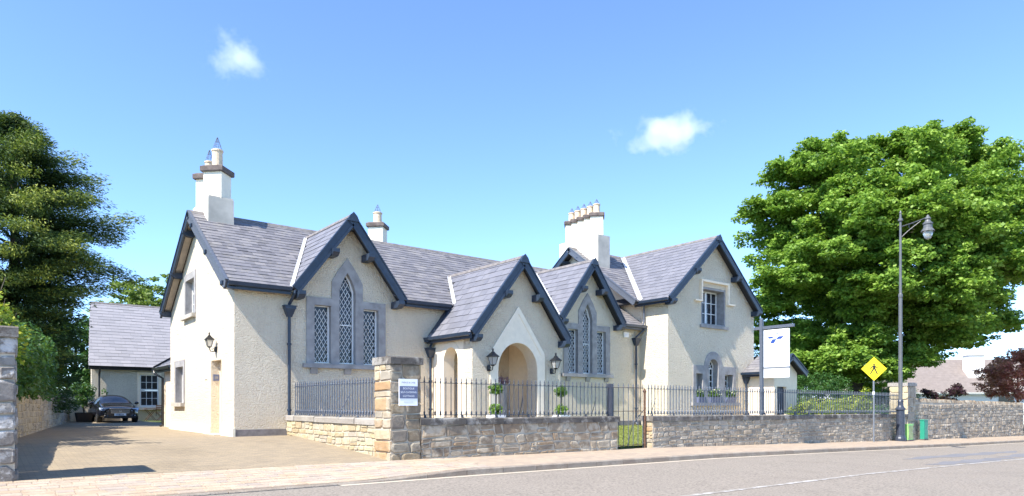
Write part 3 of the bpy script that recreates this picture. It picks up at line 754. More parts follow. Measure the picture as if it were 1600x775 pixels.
# lower three-light window with round-headed middle
holes = [rect(lx[0], lx[1], LZ0+.05, LZ1), arch(lx[2], lx[3], LZ0+.05, LZA-.38, 12), rect(lx[4], lx[5], LZ0+.05, LZ1)]
mb = plate(MB(), lo_outer, holes, (0, TY-.03, 0), (1, 0, 0), (0, 0, 1), (0, .4, 0)); lw = mb.build('window', 'lime', house)
mb = MB(); mb.box(lx[0]-.35, lx[5]+.35, TY-.16, TY+.1, LZ0-.14, LZ0-.002); mb.build('sill', 'lime', lw)
pane_grid(lw, (0, TY+.28, 0), (1, 0, 0), lx[0]-.01, lx[1]+.01, LZ0+.04, LZ1+.01, 2, 5, (0, -1, 0), .025, .05)
pane_grid(lw, (0, TY+.28, 0), (1, 0, 0), lx[4]-.01, lx[5]+.01, LZ0+.04, LZ1+.01, 2, 5, (0, -1, 0), .025, .05)
pane_grid(lw, (0, TY+.28, 0), (1, 0, 0), lx[2]-.01, lx[3]+.01, LZ0+.04, LZA-.38, 3, 5, (0, -1, 0), .03, .06)
mb = MB(); c0 = Vector((lcx, TY+.29, LZA-.38)); rr = (lx[3]-lx[2])/2
mb.tube([c0+Vector((rr*.97*math.cos(math.pi*k/12), -.01, rr*.97*math.sin(math.pi*k/12))) for k in range(13)], .03, 6)
mb.tube([c0+Vector((rr*.5*math.cos(math.pi*k/10), -.01, rr*.5*math.sin(math.pi*k/10))) for k in range(11)], .014, 6)
for k in range(1, 6): mb.tube([c0+Vector((.1*math.cos(math.pi*k/6), -.01, .1*math.sin(math.pi*k/6))), c0+Vector((rr*math.cos(math.pi*k/6), -.01, rr*math.sin(math.pi*k/6)))], .014, 6)
mb.build('fanlight_bars', 'white', lw)
mb = MB(); mb.add([c0+Vector((rr*math.cos(math.pi*k/12), .02, rr*math.sin(math.pi*k/12))) for k in range(13)], [tuple(range(13))]); mb.build('pane', 'glass', lw)

# roofs -------------------------------------------------
def gable_z(p, cx, half, rz, ez, yf): # surface height of a front gable at point
    if p.y < yf: return -9
    return rz-(rz-ez)/half*abs(p.x-cx)
def gmax(p):
    return max(gable_z(p, G1, GH, GR, EV, EY), gable_z(p, G2, GH, GR, EV, EY), gable_z(p, PXM, PH, PR, PE, PYE))
VX0, VX1 = 5.5, TX0
T = .09
def slope_deck(parent, pts, name='roof', m='deck', t=T):
    a, b, c = [Vector(p) for p in pts[:3]]; n = (b-a).cross(c-a).normalized()
    if n.z < 0: n = -n
    mb = MB(); mb.prism(pts, -n*t); return mb.build(name, m, parent)
H = math.hypot(RY-EY, RZ-EV); vv = Vector((0, RY-EY, RZ-EV)).normalized(); nn = Vector((1, 0, 0)).cross(vv)
def hs_(z): return (z-EV)/(RZ-EV)*H
pv0 = (PR-EV)/PS
ol = [(VX0, 0), (G1-GH, 0), (G1, hs_(GR)), (G1+GH, 0), (PXM-pv0, 0), (PXM, hs_(PR)), (PXM+pv0, 0), (G2-GH, 0), (G2, hs_(GR)), (G2+GH, 0), (VX1, 0), (VX1, H), (VX0, H)]
rf = plate(MB(), ol, [], (0, EY, EV), (1, 0, 0), vv, -nn*T).build('roof', 'deck', house)
slates(rf, 'slate', (VX0, EY-.03, EV-.02), (1, 0, 0), (0, RY-EY, RZ-EV), VX1-VX0, H, lambda p: gmax(p) < p.z+.03, .235, .29, 11)
rfb = slope_deck(house, [(VX0, EYB, EV), (VX1, EYB, EV), (VX1, RY+.01, RZ), (VX0, RY+.01, RZ)])
ridge_tiles(rf, (VX0, RY, RZ+.02), (VX1, RY, RZ+.02))
# front gables
def apex_cap(parent, cx, yf, rz):
    mb = MB(); mb.prism([(cx-.2, yf-.075, rz-.2), (cx+.2, yf-.075, rz-.2), (cx+.12, yf-.075, rz-.03), (cx, yf-.075, rz+.09), (cx-.12, yf-.075, rz-.03)], (0, -.035, 0)); mb.build('apex_cap', 'navy', parent)
def front_gable(cx, half, rz, ez, yf, yback, wally, mslate, seed, c, w, pred, n_br=(.36, .93), overl=True):
    s = (rz-ez)/half; parts = []
    for sg in (-1, 1):
        e = (cx+sg*half, ez); U = Vector((0, 1, 0))
        r_ = slope_deck(house, [(cx+sg*half, yf, ez), (cx+sg*half, yback, ez), (cx, yback, rz), (cx, yf, rz)], 'gable_roof')
        L = yback-yf; Hh = math.hypot(half, rz-ez)
        slates(r_, mslate, (cx+sg*(half+.02), yf, ez-.02), (0, 1, 0), (-sg*half, 0, rz-ez), L, Hh+.02, pred, c, w, seed+sg)
        barge(r_, (cx+sg*half, yf, ez+.01), (cx+.0*sg, yf, rz+.01), (0, -1, 0))
        # inner soffit face
        for f in n_br:
            px = cx+sg*half*f; pz = rz-(rz-ez)*f
            bracket(r_, (px-sg*.08, wally, pz-.36), (0, -1, 0), wally-yf+.17, .21, .22)
        parts.append(r_)
    ridge_tiles(parts[0], (cx, yf-.05, rz+.02), (cx, yback, rz+.02), 'ridge', .45, .085)
    apex_cap(parts[0], cx, yf, rz)
    bracket(parts[0], (cx, wally, rz-.33), (0, -1, 0), wally-yf+.06, .12, .26)
    return parts
def valley(parent, cx, half, rz, ez, yf, sg, z0, z1, w=.095):
    """lead strip along the line where a front gable meets the main slope"""
    P = []
    for z in (z0, z1):
        x = cx+sg*(rz-z)/((rz-ez)/half); y = EY+(z-EV)/SL; P.append(Vector((x, y, z)))
    nm = Vector((0, -SL, 1)).normalized(); ng = Vector((sg*(rz-ez)/half, 0, 1)).normalized(); up = (nm+ng).normalized()
    d = (P[1]-P[0]).normalized(); s1 = d.cross(nm).normalized(); s2 = d.cross(ng).normalized()
    if s1.x*sg < 0: s1 = -s1
    if s2.x*sg > 0: s2 = -s2
    mb = MB(); o1 = nm*.045; o2 = ng*.045
    V = [P[0]+s1*w+o1, P[0]+up*.035, P[0]+s2*w*1.1+o2, P[1]+s1*w+o1, P[1]+up*.035, P[1]+s2*w*1.1+o2]
    mb.add(V, [(0, 1, 4, 3), (1, 2, 5, 4)]); return mb.build('valley_flashing', 'lead', parent)
def yb(z): return EY+(z-EV)/SL
gp = lambda p: zmain(p.y) < p.z+.03
g1 = front_gable(G1, GH, GR, EV, 19.62, yb(GR)+.05, YF, 'slate2', 21, .27, .34, gp)
valley(g1[0], G1, GH, GR, EV, EY, -1, EV, GR-.05); valley(g1[1], G1, GH, GR, EV, EY, 1, EV, GR-.05)
g2 = front_gable(G2, GH, GR, EV, 19.62, yb(GR)+.05, YF, 'slate2', 31, .27, .34, gp)
valley(g2[0], G2, GH, GR, EV, EY, -1, EV, GR-.05); valley(g2[1], G2, GH, GR, EV, EY, 1, EV, GR-.05)
pp = lambda p: (p.y < EY) or zmain(p.y) < p.z+.03
gp_ = front_gable(PXM, PH, PR, PE, PYE, yb(PR)+.05, PY, 'slate2', 41, .29, .38, lambda p: (p.y < YF-.02 if p.z < EV else zmain(p.y) < p.z+.03))
zv = EV
valley(gp_[0], PXM, PH, PR, PE, PYE, -1, zv, PR-.05); valley(gp_[1], PXM, PH, PR, PE, PYE, 1, zv, PR-.05)
gutter(gp_[0], (PXM-PH-.0, PYE+.02, PE-.03), (PXM-PH, YF-.01, PE-.03), N=(-1, 0, 0))
# dark board where the porch slope meets the house wall
mb = MB(); s_ = PS
a = Vector((PXM-PH-.12, YF-.01, PE-.15)); b = Vector((PXM-PH+.85, YF-.01, PE+.85*PS+.1))
mb.prism([a, a+Vector((.16, 0, -.02)), b+Vector((.16, 0, -.02)), b], (0, -.26, 0)); mb.build('flashing_board', 'navy', gp_[0])
# gable-end verge of the main roof (faces left)
for sg, ye in ((-1, EY), (1, EYB)):
    barge(rf if sg < 0 else rfb, (VX0, ye, EV), (VX0, RY, RZ), (-1, 0, 0), .24, .05, 'ironlt' if sg < 0 else 'navy')
    mb = MB(); mb.prism([(VX0+.06, ye, EV-.11), (VX0+.06, RY, RZ-.11), (VX0+.06, RY, RZ-.14), (VX0+.06, ye, EV-.14)], (X0-VX0-.07, 0, 0)); mb.build('soffit', 'soffit', rf if sg < 0 else rfb)
    for f in (.12, .52, .93):
        yq = RY+(ye-RY)*f; zq = RZ-(RZ-EV)*f
        bracket(rf if sg < 0 else rfb, (X0, yq, zq-.27), (-1, 0, 0), X0-VX0+.1, .2, .2)
gutter(rf, (VX0, EY, EV-.03), (G1-GH-.05, EY, EV-.03))
gutter(rf, (G1+GH+.05, EY, EV-.03), (PXM-PH+.75, EY, EV-.03))
gutter(rf, (G2+GH+.05, EY, EV-.03), (TX0-.01, EY, EV-.03), 'ironlt')
for a, b in ((VX0+.28, G1-GH-.02), (G1+GH+.02, PXM-pv0-.1), (G2+GH+.02, TX0-.01)):
    mb = MB(); mb.box(a, b, EY+.02, YF+.02, EV-.16, EV-.12); mb.build('soffit', 'navy', rf)
# wing roofs
TH = TRX-TX0+.34; TS = (BR-BE)/TH; BYE = 19.7; BS = (BR-BE)/(BY-BYE); TYE = 18.12; BVX = 22.45
def zB(y): return BE+BS*(y-BYE)
def zT(x): return BR-TS*abs(x-TRX)
rb = slope_deck(house, [(BVX, BYE, BE), (TX1+.3, BYE, BE), (TX1+.3, BY, BR), (BVX, BY, BR)])
slates(rb, 'slate', (BVX, BYE-.03, BE-.02), (1, 0, 0), (0, BY-BYE, BR-BE), 8.2-1.1, math.hypot(BY-BYE, BR-BE), lambda p: zT(p.x) < p.z+.03, .25, .32, 51)
rbb = slope_deck(house, [(BVX, 28.1, BE), (TX1+.3, 28.1, BE), (TX1+.3, BY+.01, BR), (BVX, BY+.01, BR)])
ridge_tiles(rb, (BVX, BY, BR+.02), (TX1+.3, BY, BR+.02))
for sg, ye in ((-1, BYE), (1, 28.1)):
    barge(rb if sg < 0 else rbb, (BVX, ye, BE), (BVX, BY, BR), (-1, 0, 0), .2, .05, 'ironlt' if sg < 0 else 'navy')
    for f in (.12, .55): bracket(rb if sg < 0 else rbb, (TX0, BY+(ye-BY)*f, BR-(BR-BE)*f-.25), (-1, 0, 0), TX0-BVX+.06, .18, .18)
mb = MB(); mb.box(TX0-.02, TX0+.3, 19.7, 20.3, BE-.16, BE-.06); mb.build('soffit', 'navy', rb)
for sg in (-1, 1):
    ex = TRX+sg*TH
    r_ = slope_deck(house, [(ex, TYE, BE), (ex, BY, BE), (TRX, BY, BR), (TRX, TYE, BR)], 'gable_roof')
    slates(r_, 'slate2', (ex+sg*.02, TYE, BE-.02), (0, 1, 0), (-sg*TH, 0, BR-BE), BY-TYE, math.hypot(TH, BR-BE)+.02, lambda p: zB(p.y) < p.z+.03, .27, .36, 61+sg)
    barge(r_, (ex, TYE, BE+.01), (TRX, TYE, BR+.01), (0, -1, 0), .225)
    for f in (.45, .93): bracket(r_, (TRX+sg*TH*f, TY, BR-(BR-BE)*f-.36), (0, -1, 0), TY-TYE+.17, .22, .23)
    if sg < 0:
        gutter(r_, (ex, TYE+.02, BE-.03), (ex, BYE+.1, BE-.03), N=(-1, 0, 0))
        ridge_tiles(r_, (TRX, TYE-.05, BR+.02), (TRX, BY, BR+.02), 'ridge', .45, .09); apex_cap(r_, TRX, TYE, BR)
        P0 = Vector((TRX-(BR-BE)/TS, BYE, BE)); P1 = Vector((TRX-.03, BY-.05, BR-.03)); d = (P1-P0).normalized()
        nm = Vector((0, -BS, 1)).normalized(); ng = Vector((-TS, 0, 1)).normalized()
        s1 = d.cross(nm); s2 = d.cross(ng)
        if s1.x > 0: s1 = -s1
        if s2.x < 0: s2 = -s2
        mb = MB(); V = []
        for P in (P0, P1): V += [P+s1.normalized()*.14+nm*.05, P+(nm+ng).normalized()*.045, P+s2.normalized()*.15+ng*.05]
        mb.add(V, [(0, 1, 4, 3), (1, 2, 5, 4)]); mb.build('valley_flashing', 'lead', r_)
# downpipes
downpipe(house, onY(452, 500, YF-.09).x, YF-.09, 3.78, .02, neck=(onY(458, 455, YF-.2).x, EY-.06, EV-.08))
downpipe(house, PX0-.12, YF-.1, 2.78, .02, N=(0, -1, 0), neck=(PX0-.14, YF-.25, PE-.08))
downpipe(house, onY(994, 540, YF-.1).x, YF-.1, 3.75, .02, neck=(TX0-.12, EY-.05, EV-.08))
mb = MB(); mb.tube([(TX0-.2, BYE-.1, BE-.1), (TX0-.1, BYE-.02, BE-.3), (TX0-.1, BYE-.02, EV+.25), (TX0-.25, BYE-.1, EV)], .04, 8); mb.build('downpipe', 'ironlt', house)
# small side porch of the wing --------------------------
SX0, SX1, SY = 28.85, 30.85, 17.0; SXM = (SX0+SX1)/2; SE, SR, SH = 2.42, 3.25, 1.38
mb = plate(MB(), [(SX0, -.8), (SX1, -.8), (SX1, SE), (SXM, SR-.12), (SX0, SE)], [rect(SX0+.25, SX0+1.05, -.7, 1.75)], (0, SY, 0), (1, 0, 0), (0, 0, 1), (0, .3, 0)); mb.build('side_porch_wall', 'smooth', house)
mb = plate(MB(), rect(SY+.3, TY-.002, -.8, SE), [], (SX0, 0, 0), (0, 1, 0), (0, 0, 1), (.3, 0, 0)); mb.build('side_porch_wall', 'smooth', house)
mb = MB(); mb.box(SX1-.3, SX1, SY+.3, 22, -.9, SE); mb.build('side_porch_wall', 'smooth', house)
mb = MB(); mb.box(SX0+.25, SX0+1.05, SY+.16, SY+.22, -.7, 1.75); sdoor = mb.build('door', 'hedgedoor' if 'hedgedoor' in M else 'navy', house)
mb = MB(); mb.box(SX0+.9, SX0+.94, SY+.1, SY+.16, .3, .42); mb.build('handle', 'chrome', sdoor)
for sg in (-1, 1):
    r_ = slope_deck(house, [(SXM+sg*SH, SY-.3, SE), (SXM+sg*SH, TY if sg < 0 else 22, SE), (SXM, TY if sg < 0 else 22, SR), (SXM, SY-.3, SR)], 'side_porch_roof')
    slates(r_, 'slate', (SXM+sg*SH, SY-.3, SE), (0, 1, 0), (-sg*SH, 0, SR-SE), TY-SY+.3, math.hypot(SH, SR-SE), None, .25, .35, 71+sg)
    barge(r_, (SXM+sg*SH, SY-.3, SE+.01), (SXM, SY-.3, SR+.01), (0, -1, 0), .2)
    if sg < 0: gutter(r_, (SXM-SH, SY-.28, SE-.03), (SXM-SH, TY-.02, SE-.03), N=(-1, 0, 0))
downpipe(house, SX0-.14, TY-.09, SE-.25, -.3)

# chimneys ----------------------------------------------
def diag_shaft(parent, x, y, z0, z1, s, m='chim'):
    h = s/math.sqrt(2); mb = MB(); mb.lathe((x, y, 0), [(h, z0), (h, z1)], 4); return mb.build('shaft', m, parent)
def pot(parent, x, y, z, h=.55, r=.14, cowl=.42):
    mb = MB(); mb.lathe((x, y, z), [(r*1.12, 0), (r*1.08, .05), (r*1.0, .08), (r*.96, h*.8), (r*1.02, h*.88), (r*1.12, h*.9), (r*1.12, h*.97), (r*.95, h), (r*.8, h)], 16)
    p = mb.build('pot', 'pot', parent, smooth=False)
    if cowl:
        mb = MB()
        for k in range(6):
            a = k*math.pi/3; mb.tube([(x+r*.95*math.cos(a), y+r*.95*math.sin(a), z+h-.02), (x+.012*math.cos(a), y+.012*math.sin(a), z+h+cowl)], .006, 4)
        for f in (.0, .35, .65):
            rr = r*.95*(1-f)
            mb.tube([(x+rr*math.cos(a*math.pi/4), y+rr*math.sin(a*math.pi/4), z+h+cowl*f) for a in range(9)], .005, 4)
        mb.build('bird_guard', 'wire', p)
    return p
def cap45(parent, x, y, z, s, t=.17):
    h = s/math.sqrt(2); mb = MB(); mb.lathe((x, y, z), [(h*.96, 0), (h, .03), (h, t), (h*.8, t+.05)], 4); return mb.build('cap', 'cementcap', parent)
# left stack: stepped base, two diagonal shafts
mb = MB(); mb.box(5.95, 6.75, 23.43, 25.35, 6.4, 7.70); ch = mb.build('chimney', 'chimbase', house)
mb = MB(); mb.box(5.935, 5.951, 23.435, 25.345, 6.4, 7.70); mb.build('sun_shade_face', 'chim', ch)  # thin overlay paints the sun-facing side of the base lighter
mb = MB(); mb.prism([(5.97, 23.45, 7.7), (6.73, 23.45, 7.7), (6.73, 25.33, 7.7), (5.97, 25.33, 7.7)], (0, 0, .05)); mb.build('offset_cap', 'chimbase', ch)
for (yy, zt) in ((23.88, 8.60), (24.86, 8.60)):
    diag_shaft(ch, 6.35, yy, 7.69, zt, .62); cap45(ch, 6.35, yy, zt, .78)
pot(ch, 6.35, 23.88, 8.80, .62, .17, .42); pot(ch, 6.35, 24.86, 8.80, .5, .15, .4)
mb = MB(); mb.box(5.9, 6.8, 23.36, 23.43, 6.55, 6.72); mb.build('flashing', 'deck', ch)
# middle stack, single shaft behind the ridge
mb = MB(); mb.box(12.35, 13.25, 24.5, 25.4, 5.6, 7.0); c2 = mb.build('chimney', 'chimbase', house)
diag_shaft(c2, 12.8, 24.95, 6.99, 8.05, .6); cap45(c2, 12.8, 24.95, 8.05, .74, .15); pot(c2, 12.8, 24.95, 8.23, .47, .17, .32)
# right stack: row of five diagonal shafts
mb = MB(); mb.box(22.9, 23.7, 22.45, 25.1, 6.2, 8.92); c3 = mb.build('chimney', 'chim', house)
mb = MB(); mb.box(22.905, 23.702, 22.435, 22.449, 6.2, 8.918); mb.build('sun_shade_face', 'chimbase', c3)  # thin overlay paints the front face darker, as in shade
for k in range(5):
    yk = 22.92+.43*k
    diag_shaft(c3, 23.3, yk, 8.91-.001*k, 9.86-.012*k, .60); cap45(c3, 23.3, yk, 9.84-.012*k, .74, .15); pot(c3, 23.3, yk, 10.03-.012*k, .46, .16, .24)
mb = MB(); mb.box(22.87, 23.74, 22.37, 22.434, 6.95, 7.12); mb.build('flashing', 'deck', c3)

# ==================================================================  ANNEX at the end of the drive
AY = 44.0
annex = thing('annex', 'low cream outbuilding with plain slate roof behind the parked car', 'building', (8, 46, 0))
al = onY(143, 600, AY).x; ARY = 48.4; ez = onY(139, 571, AY-.3).z; arz = onT(139, 472, 41.3).z
W0, W1 = onY(214.5, 600, AY).x, onY(252, 600, AY).x; WZ0, WZ1 = onY(230, 637.5, AY).z, onY(230, 582, AY).z
mb = plate(MB(), [(al, -.4), (13, -.4), (13, ez), (al, ez)], [rect(W0+.12, W1-.12, WZ0+.08, WZ1-.1)], (0, AY, 0), (1, 0, 0), (0, 0, 1), (0, .3, 0)); mb.build('front_wall', 'stucco2', annex)
mb = MB(); mb.prism([(al, AY+.3, -.4), (al, AY+.3, ez), (al+.55, ARY, arz-.2), (al+1.1, 52.5, ez), (al+1.1, 52.5, -.4)], (.3, 0, 0)); mb.build('gable_wall', 'stucco2', annex)
E0 = onY(138.5, 571, AY-.3); Rd = Vector((al-.12+.56, ARY, arz))
ar = slope_deck(annex, [(E0.x, AY-.3, ez), (13, AY-.3, ez), (13, ARY, arz), (Rd.x, ARY, arz)])
slates(ar, 'slate3', (E0.x, AY-.33, ez-.02), (1, 0, 0), (0, ARY-AY+.3, arz-ez), 8.2, math.hypot(ARY-AY+.3, arz-ez), None, .30, .58, 81, left=lambda h: (Rd.x-E0.x)*h/math.hypot(ARY-AY+.3, arz-ez))
slope_deck(annex, [(E0.x+1.1, 53, ez), (13, 53, ez), (13, ARY, arz), (Rd.x, ARY, arz)])
ridge_tiles(ar, (Rd.x, ARY, arz+.02), (13, ARY, arz+.02))
gutter(ar, (E0.x, AY-.3, ez-.03), (onY(240, 575, AY).x, AY-.3, ez-.03), 'black')
w = plate(MB(), rect(W0, W1, WZ0, WZ1), [rect(W0+.13, W1-.13, WZ0+.09, WZ1-.11)], (0, AY-.03, 0), (1, 0, 0), (0, 0, 1), (0, .2, 0)).build('window', 'smooth', annex)
zm = (WZ0+WZ1)/2
pane_grid(w, (0, AY+.04, 0), (1, 0, 0), W0+.13, W1-.13, WZ0+.09, zm-.005, 3, 2, (0, -1, 0), .025, .07)
pane_grid(w, (0, AY+.07, 0), (1, 0, 0), W0+.13, W1-.13, zm+.005, WZ1-.11, 3, 2, (0, -1, 0), .025, .07)
mb = MB(); mb.box(W0-.05, W1+.05, AY-.16, AY+.1, WZ0-.1, WZ0-.002); mb.build('sill', 'limes', w)
mb = MB(); px_ = onY(155, 600, AY-.1).x; mb.tube([(px_, AY-.4, ez-.1), (px_, AY-.35, ez-.25), (px_, AY-.1, ez-.5), (px_, AY-.1, .1), (px_, AY-.2, .03)], .05, 8); mb.build('downpipe', 'black', annex)
# linking block behind the house
mb = MB(); mb.box(6.15, 6.45, 28.02, 31.0, -.3, 2.35); mb.box(6.45, 10, 30.7, 31.0, -.3, 2.35); mb.build('link_wall', 'smooth', annex)
lr = slope_deck(annex, [(5.85, 28.3, 2.42), (5.85, 31.3, 2.42), (8.5, 31.3, 4.1), (8.5, 28.3, 4.1)], 'link_roof')
slates(lr, 'slate', (5.85, 28.3, 2.42), (0, 1, 0), (2.65, 0, 1.68), 3.0, 3.1, None, .28, .4, 91)
gutter(lr, (5.87, 28.3, 2.38), (5.87, 31.32, 2.38), 'black', N=(-1, 0, 0))
mb = MB(); mb.prism([(5.8, 31.3, 2.3), (5.8, 31.3, 2.5), (8.5, 31.3, 4.2), (8.5, 31.3, 4.0)], (0, .05, 0)); mb.build('bargeboard', 'black', lr)
mb = MB(); mb.tube([(5.75, 31.1, 2.35), (5.78, 31.0, 2.2), (6.05, 30.8, 2.0), (6.05, 30.8, .1), (5.95, 30.75, .03)], .05, 8); mb.build('downpipe', 'black', annex)

# ==================================================================  WALLS, PILLARS, RAILINGS
def zc(X): return .605-.0045*(X-8)               # top of the street wall coping
def street_wall(name, label, xa, xb, m, seed, ch, cw, mc='coping'):
    t = thing(name, label, 'wall', ((xa+xb)/2, 13.67, zw((xa+xb)/2)), None)
    n = 8; V = []
    mb = MB()
    P = [(xa, 13.47, zw(xa)-.25), (xb, 13.47, zw(xb)-.25), (xb, 13.47, zc(xb)-.15), (xa, 13.47, zc(xa)-.15)]
    mb.prism(P, (0, .40, 0)); mb.build('wall_core', 'mortar', t)
    z0 = min(zw(xa), zw(xb))-.12; z1 = zc((xa+xb)/2)-.165
    rubble(t, (xa, 13.47), (1, 0), (0, -1), xb-xa, z0, z1+.03, ch, cw, m, seed, .013, .03, .24)
    for (xe, nx) in ((xa, -1), (xb, 1)):
        rubble(t, (xe, 13.87) if nx < 0 else (xe, 13.47), (0, -1) if nx < 0 else (0, 1), (nx, 0), .40, zw(xe)-.1, zc(xe)-.16, ch*1.2, .34, 'buff' if xe == 16.1 else m, seed+9)
    coping(t, (xa-.06, 13.67), (1, 0), xb-xa+.12, 0, .40, .16, mc, 1.15, seed, .05, lambda a: zc(xa+a))
    return t
street_wall('street_wall', 'low grey rubble wall with dark coping between plaque pillar and iron gate', 8.02, 14.55, 'grey', 5, .185, .40)
street_wall('street_wall', 'long low rubble wall with flat coping from iron gate to lamp post', 16.1, 34.25, 'gpale', 6, .15, .33)
# return wall to the house
rw = thing('return_wall', 'short low yellow sandstone wall running from plaque pillar to the house', 'wall', (7.3, 17, 0))
mb = MB(); mb.prism([(7.28, 14.2, -.6), (7.28, 19.97, -.3), (7.28, 19.97, .45), (7.28, 14.2, .45)], (.36, 0, 0)); mb.build('wall_core', 'mortar', rw)
rubble(rw, (7.28, 19.97), (0, -1), (-1, 0), 5.76, -.42, .455, .16, .33, 'yrub', 15, .008, .03, .13)
coping(rw, (7.46, 14.25), (0, 1), 5.72, .60, .36, .15, 'copingl', 1.2, 4, .06)
# pillars
def pillar(name, label, x0, x1, y0, y1, zb, zt, m, seed, faces='FLR', ch=.3, capm='coping', mside=None, mfront=None):
    t = thing(name, label, 'pillar', ((x0+x1)/2, (y0+y1)/2, zb))
    mb = MB(); mb.box(x0+.02, x1-.02, y0+.02, y1-.02, zb-.3, zt); mb.build('pillar_core', 'mortar', t)
    W, D = x1-x0, y1-y0
    if 'F' in faces: rubble(t, (x0, y0+.02), (1, 0), (0, -1), W, zb-.05, zt, ch, .40, mfront or m, seed, .01, .04, .16)
    if 'L' in faces: rubble(t, (x0+.02, y1), (0, -1), (-1, 0), D, zb-.05, zt, ch, .42, mside or m, seed+1, .01, .04, .15)
    if 'R' in faces: rubble(t, (x1-.02, y0), (0, 1), (1, 0), D, zb-.05, zt, ch, .42, mside or m, seed+2, .01, .04, .15)
    if 'B' in faces: rubble(t, (x1, y1-.02), (-1, 0), (0, 1), W, zb-.05, zt, ch, .42, m, seed+3, .007, .035, .08)
    coping(t, (x0-.03, (y0+y1)/2), (1, 0), W+.06, zt+.17, D, .17, capm, W+.2, seed, .06, name='cap_stone')
    return t
pillar('gate_pillar', 'tan sandstone gate pillar with house plaque at driveway corner', 7.22, 8.0, 13.46, 14.24, zw(7.6), 1.83, 'buff', 31, 'FLRB', .30, mfront='tanshade')  # front stones carry shade in their colour, sides stay buff
pillar('gate_pillar', 'grey flaking stone gate pillar at end of boundary wall by driveway', -.28, .52, 13.46, 14.3, zw(.3), 2.0, 'flake', 41, 'FRLB', .33)
pillar('gate_pillar', 'yellow ashlar and rubble pillar between railings and tall rubble wall', 34.3, 35.15, 13.42, 14.25, zw(34.6), 1.78, 'gpale', 51, 'FLR', .34, 'copingl', 'ashlar')
# left boundary wall
bw = thing('boundary_wall', 'long rubble boundary wall beside the driveway under the conifer', 'wall', (2, 30, 0))
bd = Vector((.15, 1, 0)).normalized(); b0 = Vector((-.40, 14.3, 0)); BLn = 30.0
mb = MB(); q = Vector((-bd.y, bd.x, 0))*.4; b1 = b0+bd*BLn
mb.prism([b0+Vector((0, 0, -.6)), b1+Vector((0, 0, -.4)), b1+Vector((0, 0, 1.45)), b0+Vector((0, 0, 1.32))], q); mb.build('wall_core', 'mortar', bw)
rubble(bw, (b0.x, b0.y), (bd.x, bd.y), (bd.y, -bd.x), BLn, -.35, 1.46, .2, .36, 'bwall', 61, .01, .035, .12, 300)
# far rubble wall on the right
fw = thing('rubble_wall', 'tall grey rubble wall along pavement beside green cabinets, bungalow behind', 'wall', (44, 13.6, zw(44)))
mb = MB(); fx1 = 51.6
FZ = lambda x: 1.08-(x-35.2)*.012
mb.prism([(35.17, 13.47, zw(35)-.3), (fx1, 13.47, zw(fx1)-.3), (fx1, 13.47, FZ(fx1)), (35.17, 13.47, FZ(35.2))], (0, .45, 0)); mb.build('wall_core', 'mortar', fw)
rubble(fw, (35.17, 13.47), (1, 0), (0, -1), fx1-35.17, zw(fx1)-.1, .93, .2, .40, 'gpale', 71, .01, .04, .13, 300, ztop=lambda a: FZ(35.17+a)-.05)
rd = random.Random(8); xx = 35.2
while xx < fx1-.1:                                       # cock-and-hen top stones
    w_ = rd.uniform(.14, .3); h_ = rd.uniform(.12, .2)
    mb = MB(); z_ = FZ(xx)-.04; mb.obox((xx+w_/2, 13.68, z_+h_/2), ((1, 0, 0), (0, 1, 0), (rd.uniform(-.15, .15), 0, 1)), (w_*.47, .22, h_/2), .85); mb.build('top_stone', 'grey', fw); xx += w_
# low white wall beside the planter
lwl = thing('low_wall', 'short pale rendered wall behind potted bush beside outbuilding', 'wall', (4.3, 43.8, 0))
mb = MB(); mb.box(3.6, al-.02, 43.9, 44.15, -.3, 1.38); mb.build('wall_body', 'whiterender', lwl)
mb = MB(); mb.box(3.58, al-.01, 43.86, 44.19, 1.382, 1.45); mb.build('wall_cap', 'limes', lwl)

# railings
def bar_mesh(h, r, fin=.15, knob=True, low=-.02):
    mb = MB(); mb.lathe((0, 0, 0), [(r, low), (r, h-fin)], 6)
    mb.lathe((0, 0, h-fin), [(r, 0), (r*2.0, .02), (r*2.0, .04), (r*1.0, .055), (r*1.5, .085), (r*.3, fin)], 6)
    if knob: mb.lathe((0, 0, .02), [(r, 0), (r*2.1, .02), (r*2.1, .08), (r, .11)], 6)
    return mb
def railing(name, label, A, B, z0f, hgt, step, m, railz=(.07, .80), knob=True, r=.011, stays=(), feet=1.05):
    """iron railing from A to B (xy); single bars are parts"""
    A, B = Vector((*A, 0)), Vector((*B, 0)); d = B-A; L = d.length; d.normalize(); S = Vector((-d.y, d.x, 0))
    t = thing(name, label, 'railing', A+d*L/2+Vector((0, 0, z0f(L/2))))
    pa = lambda a, z: A+d*a+Vector((0, 0, z0f(a)+z))
    for rz_ in railz:
        mb = MB(); mb.beam(pa(0, rz_), pa(L, rz_), .035, .014); mb.build('rail', m, t)
    n = int(L/step); me = None
    for k in range(n+1):
        a = (k+.5)*L/(n+1); p = pa(a, .04)
        if me is None:
            mb = bar_mesh(hgt-.04, r, knob=knob); o = MB(); o.v = [(q[0]+p.x, q[1]+p.y, q[2]+p.z) for q in mb.v]; o.f = mb.f
            first = o.build('bar', m, t); me = p
        else: dup(first, t, p-me, False)
    k = 0; a = .25
    while a < L:
        mb = MB(); mb.lathe(tuple(pa(a, -.02)), [(.032, 0), (.03, .05), (.02, .07), (.02, .1)], 8); mb.build('foot', m, t); a += feet
    for a in stays:
        for sgn in (1,):
            mb = MB(); mb.tube([pa(a, .55), pa(a+.05, .3)+S*.12, pa(a+.1, 0)+S*.30], .011, 6); mb.build('stay', m, t)
    return t
railing('railing', 'dark iron spearhead railing on wall in front of the arched porch', (8.02, 13.72), (14.42, 13.72), lambda a: zc(8+a), .98, .150, 'iron', (.07, .83), True, .011, (3.2, 5.9))
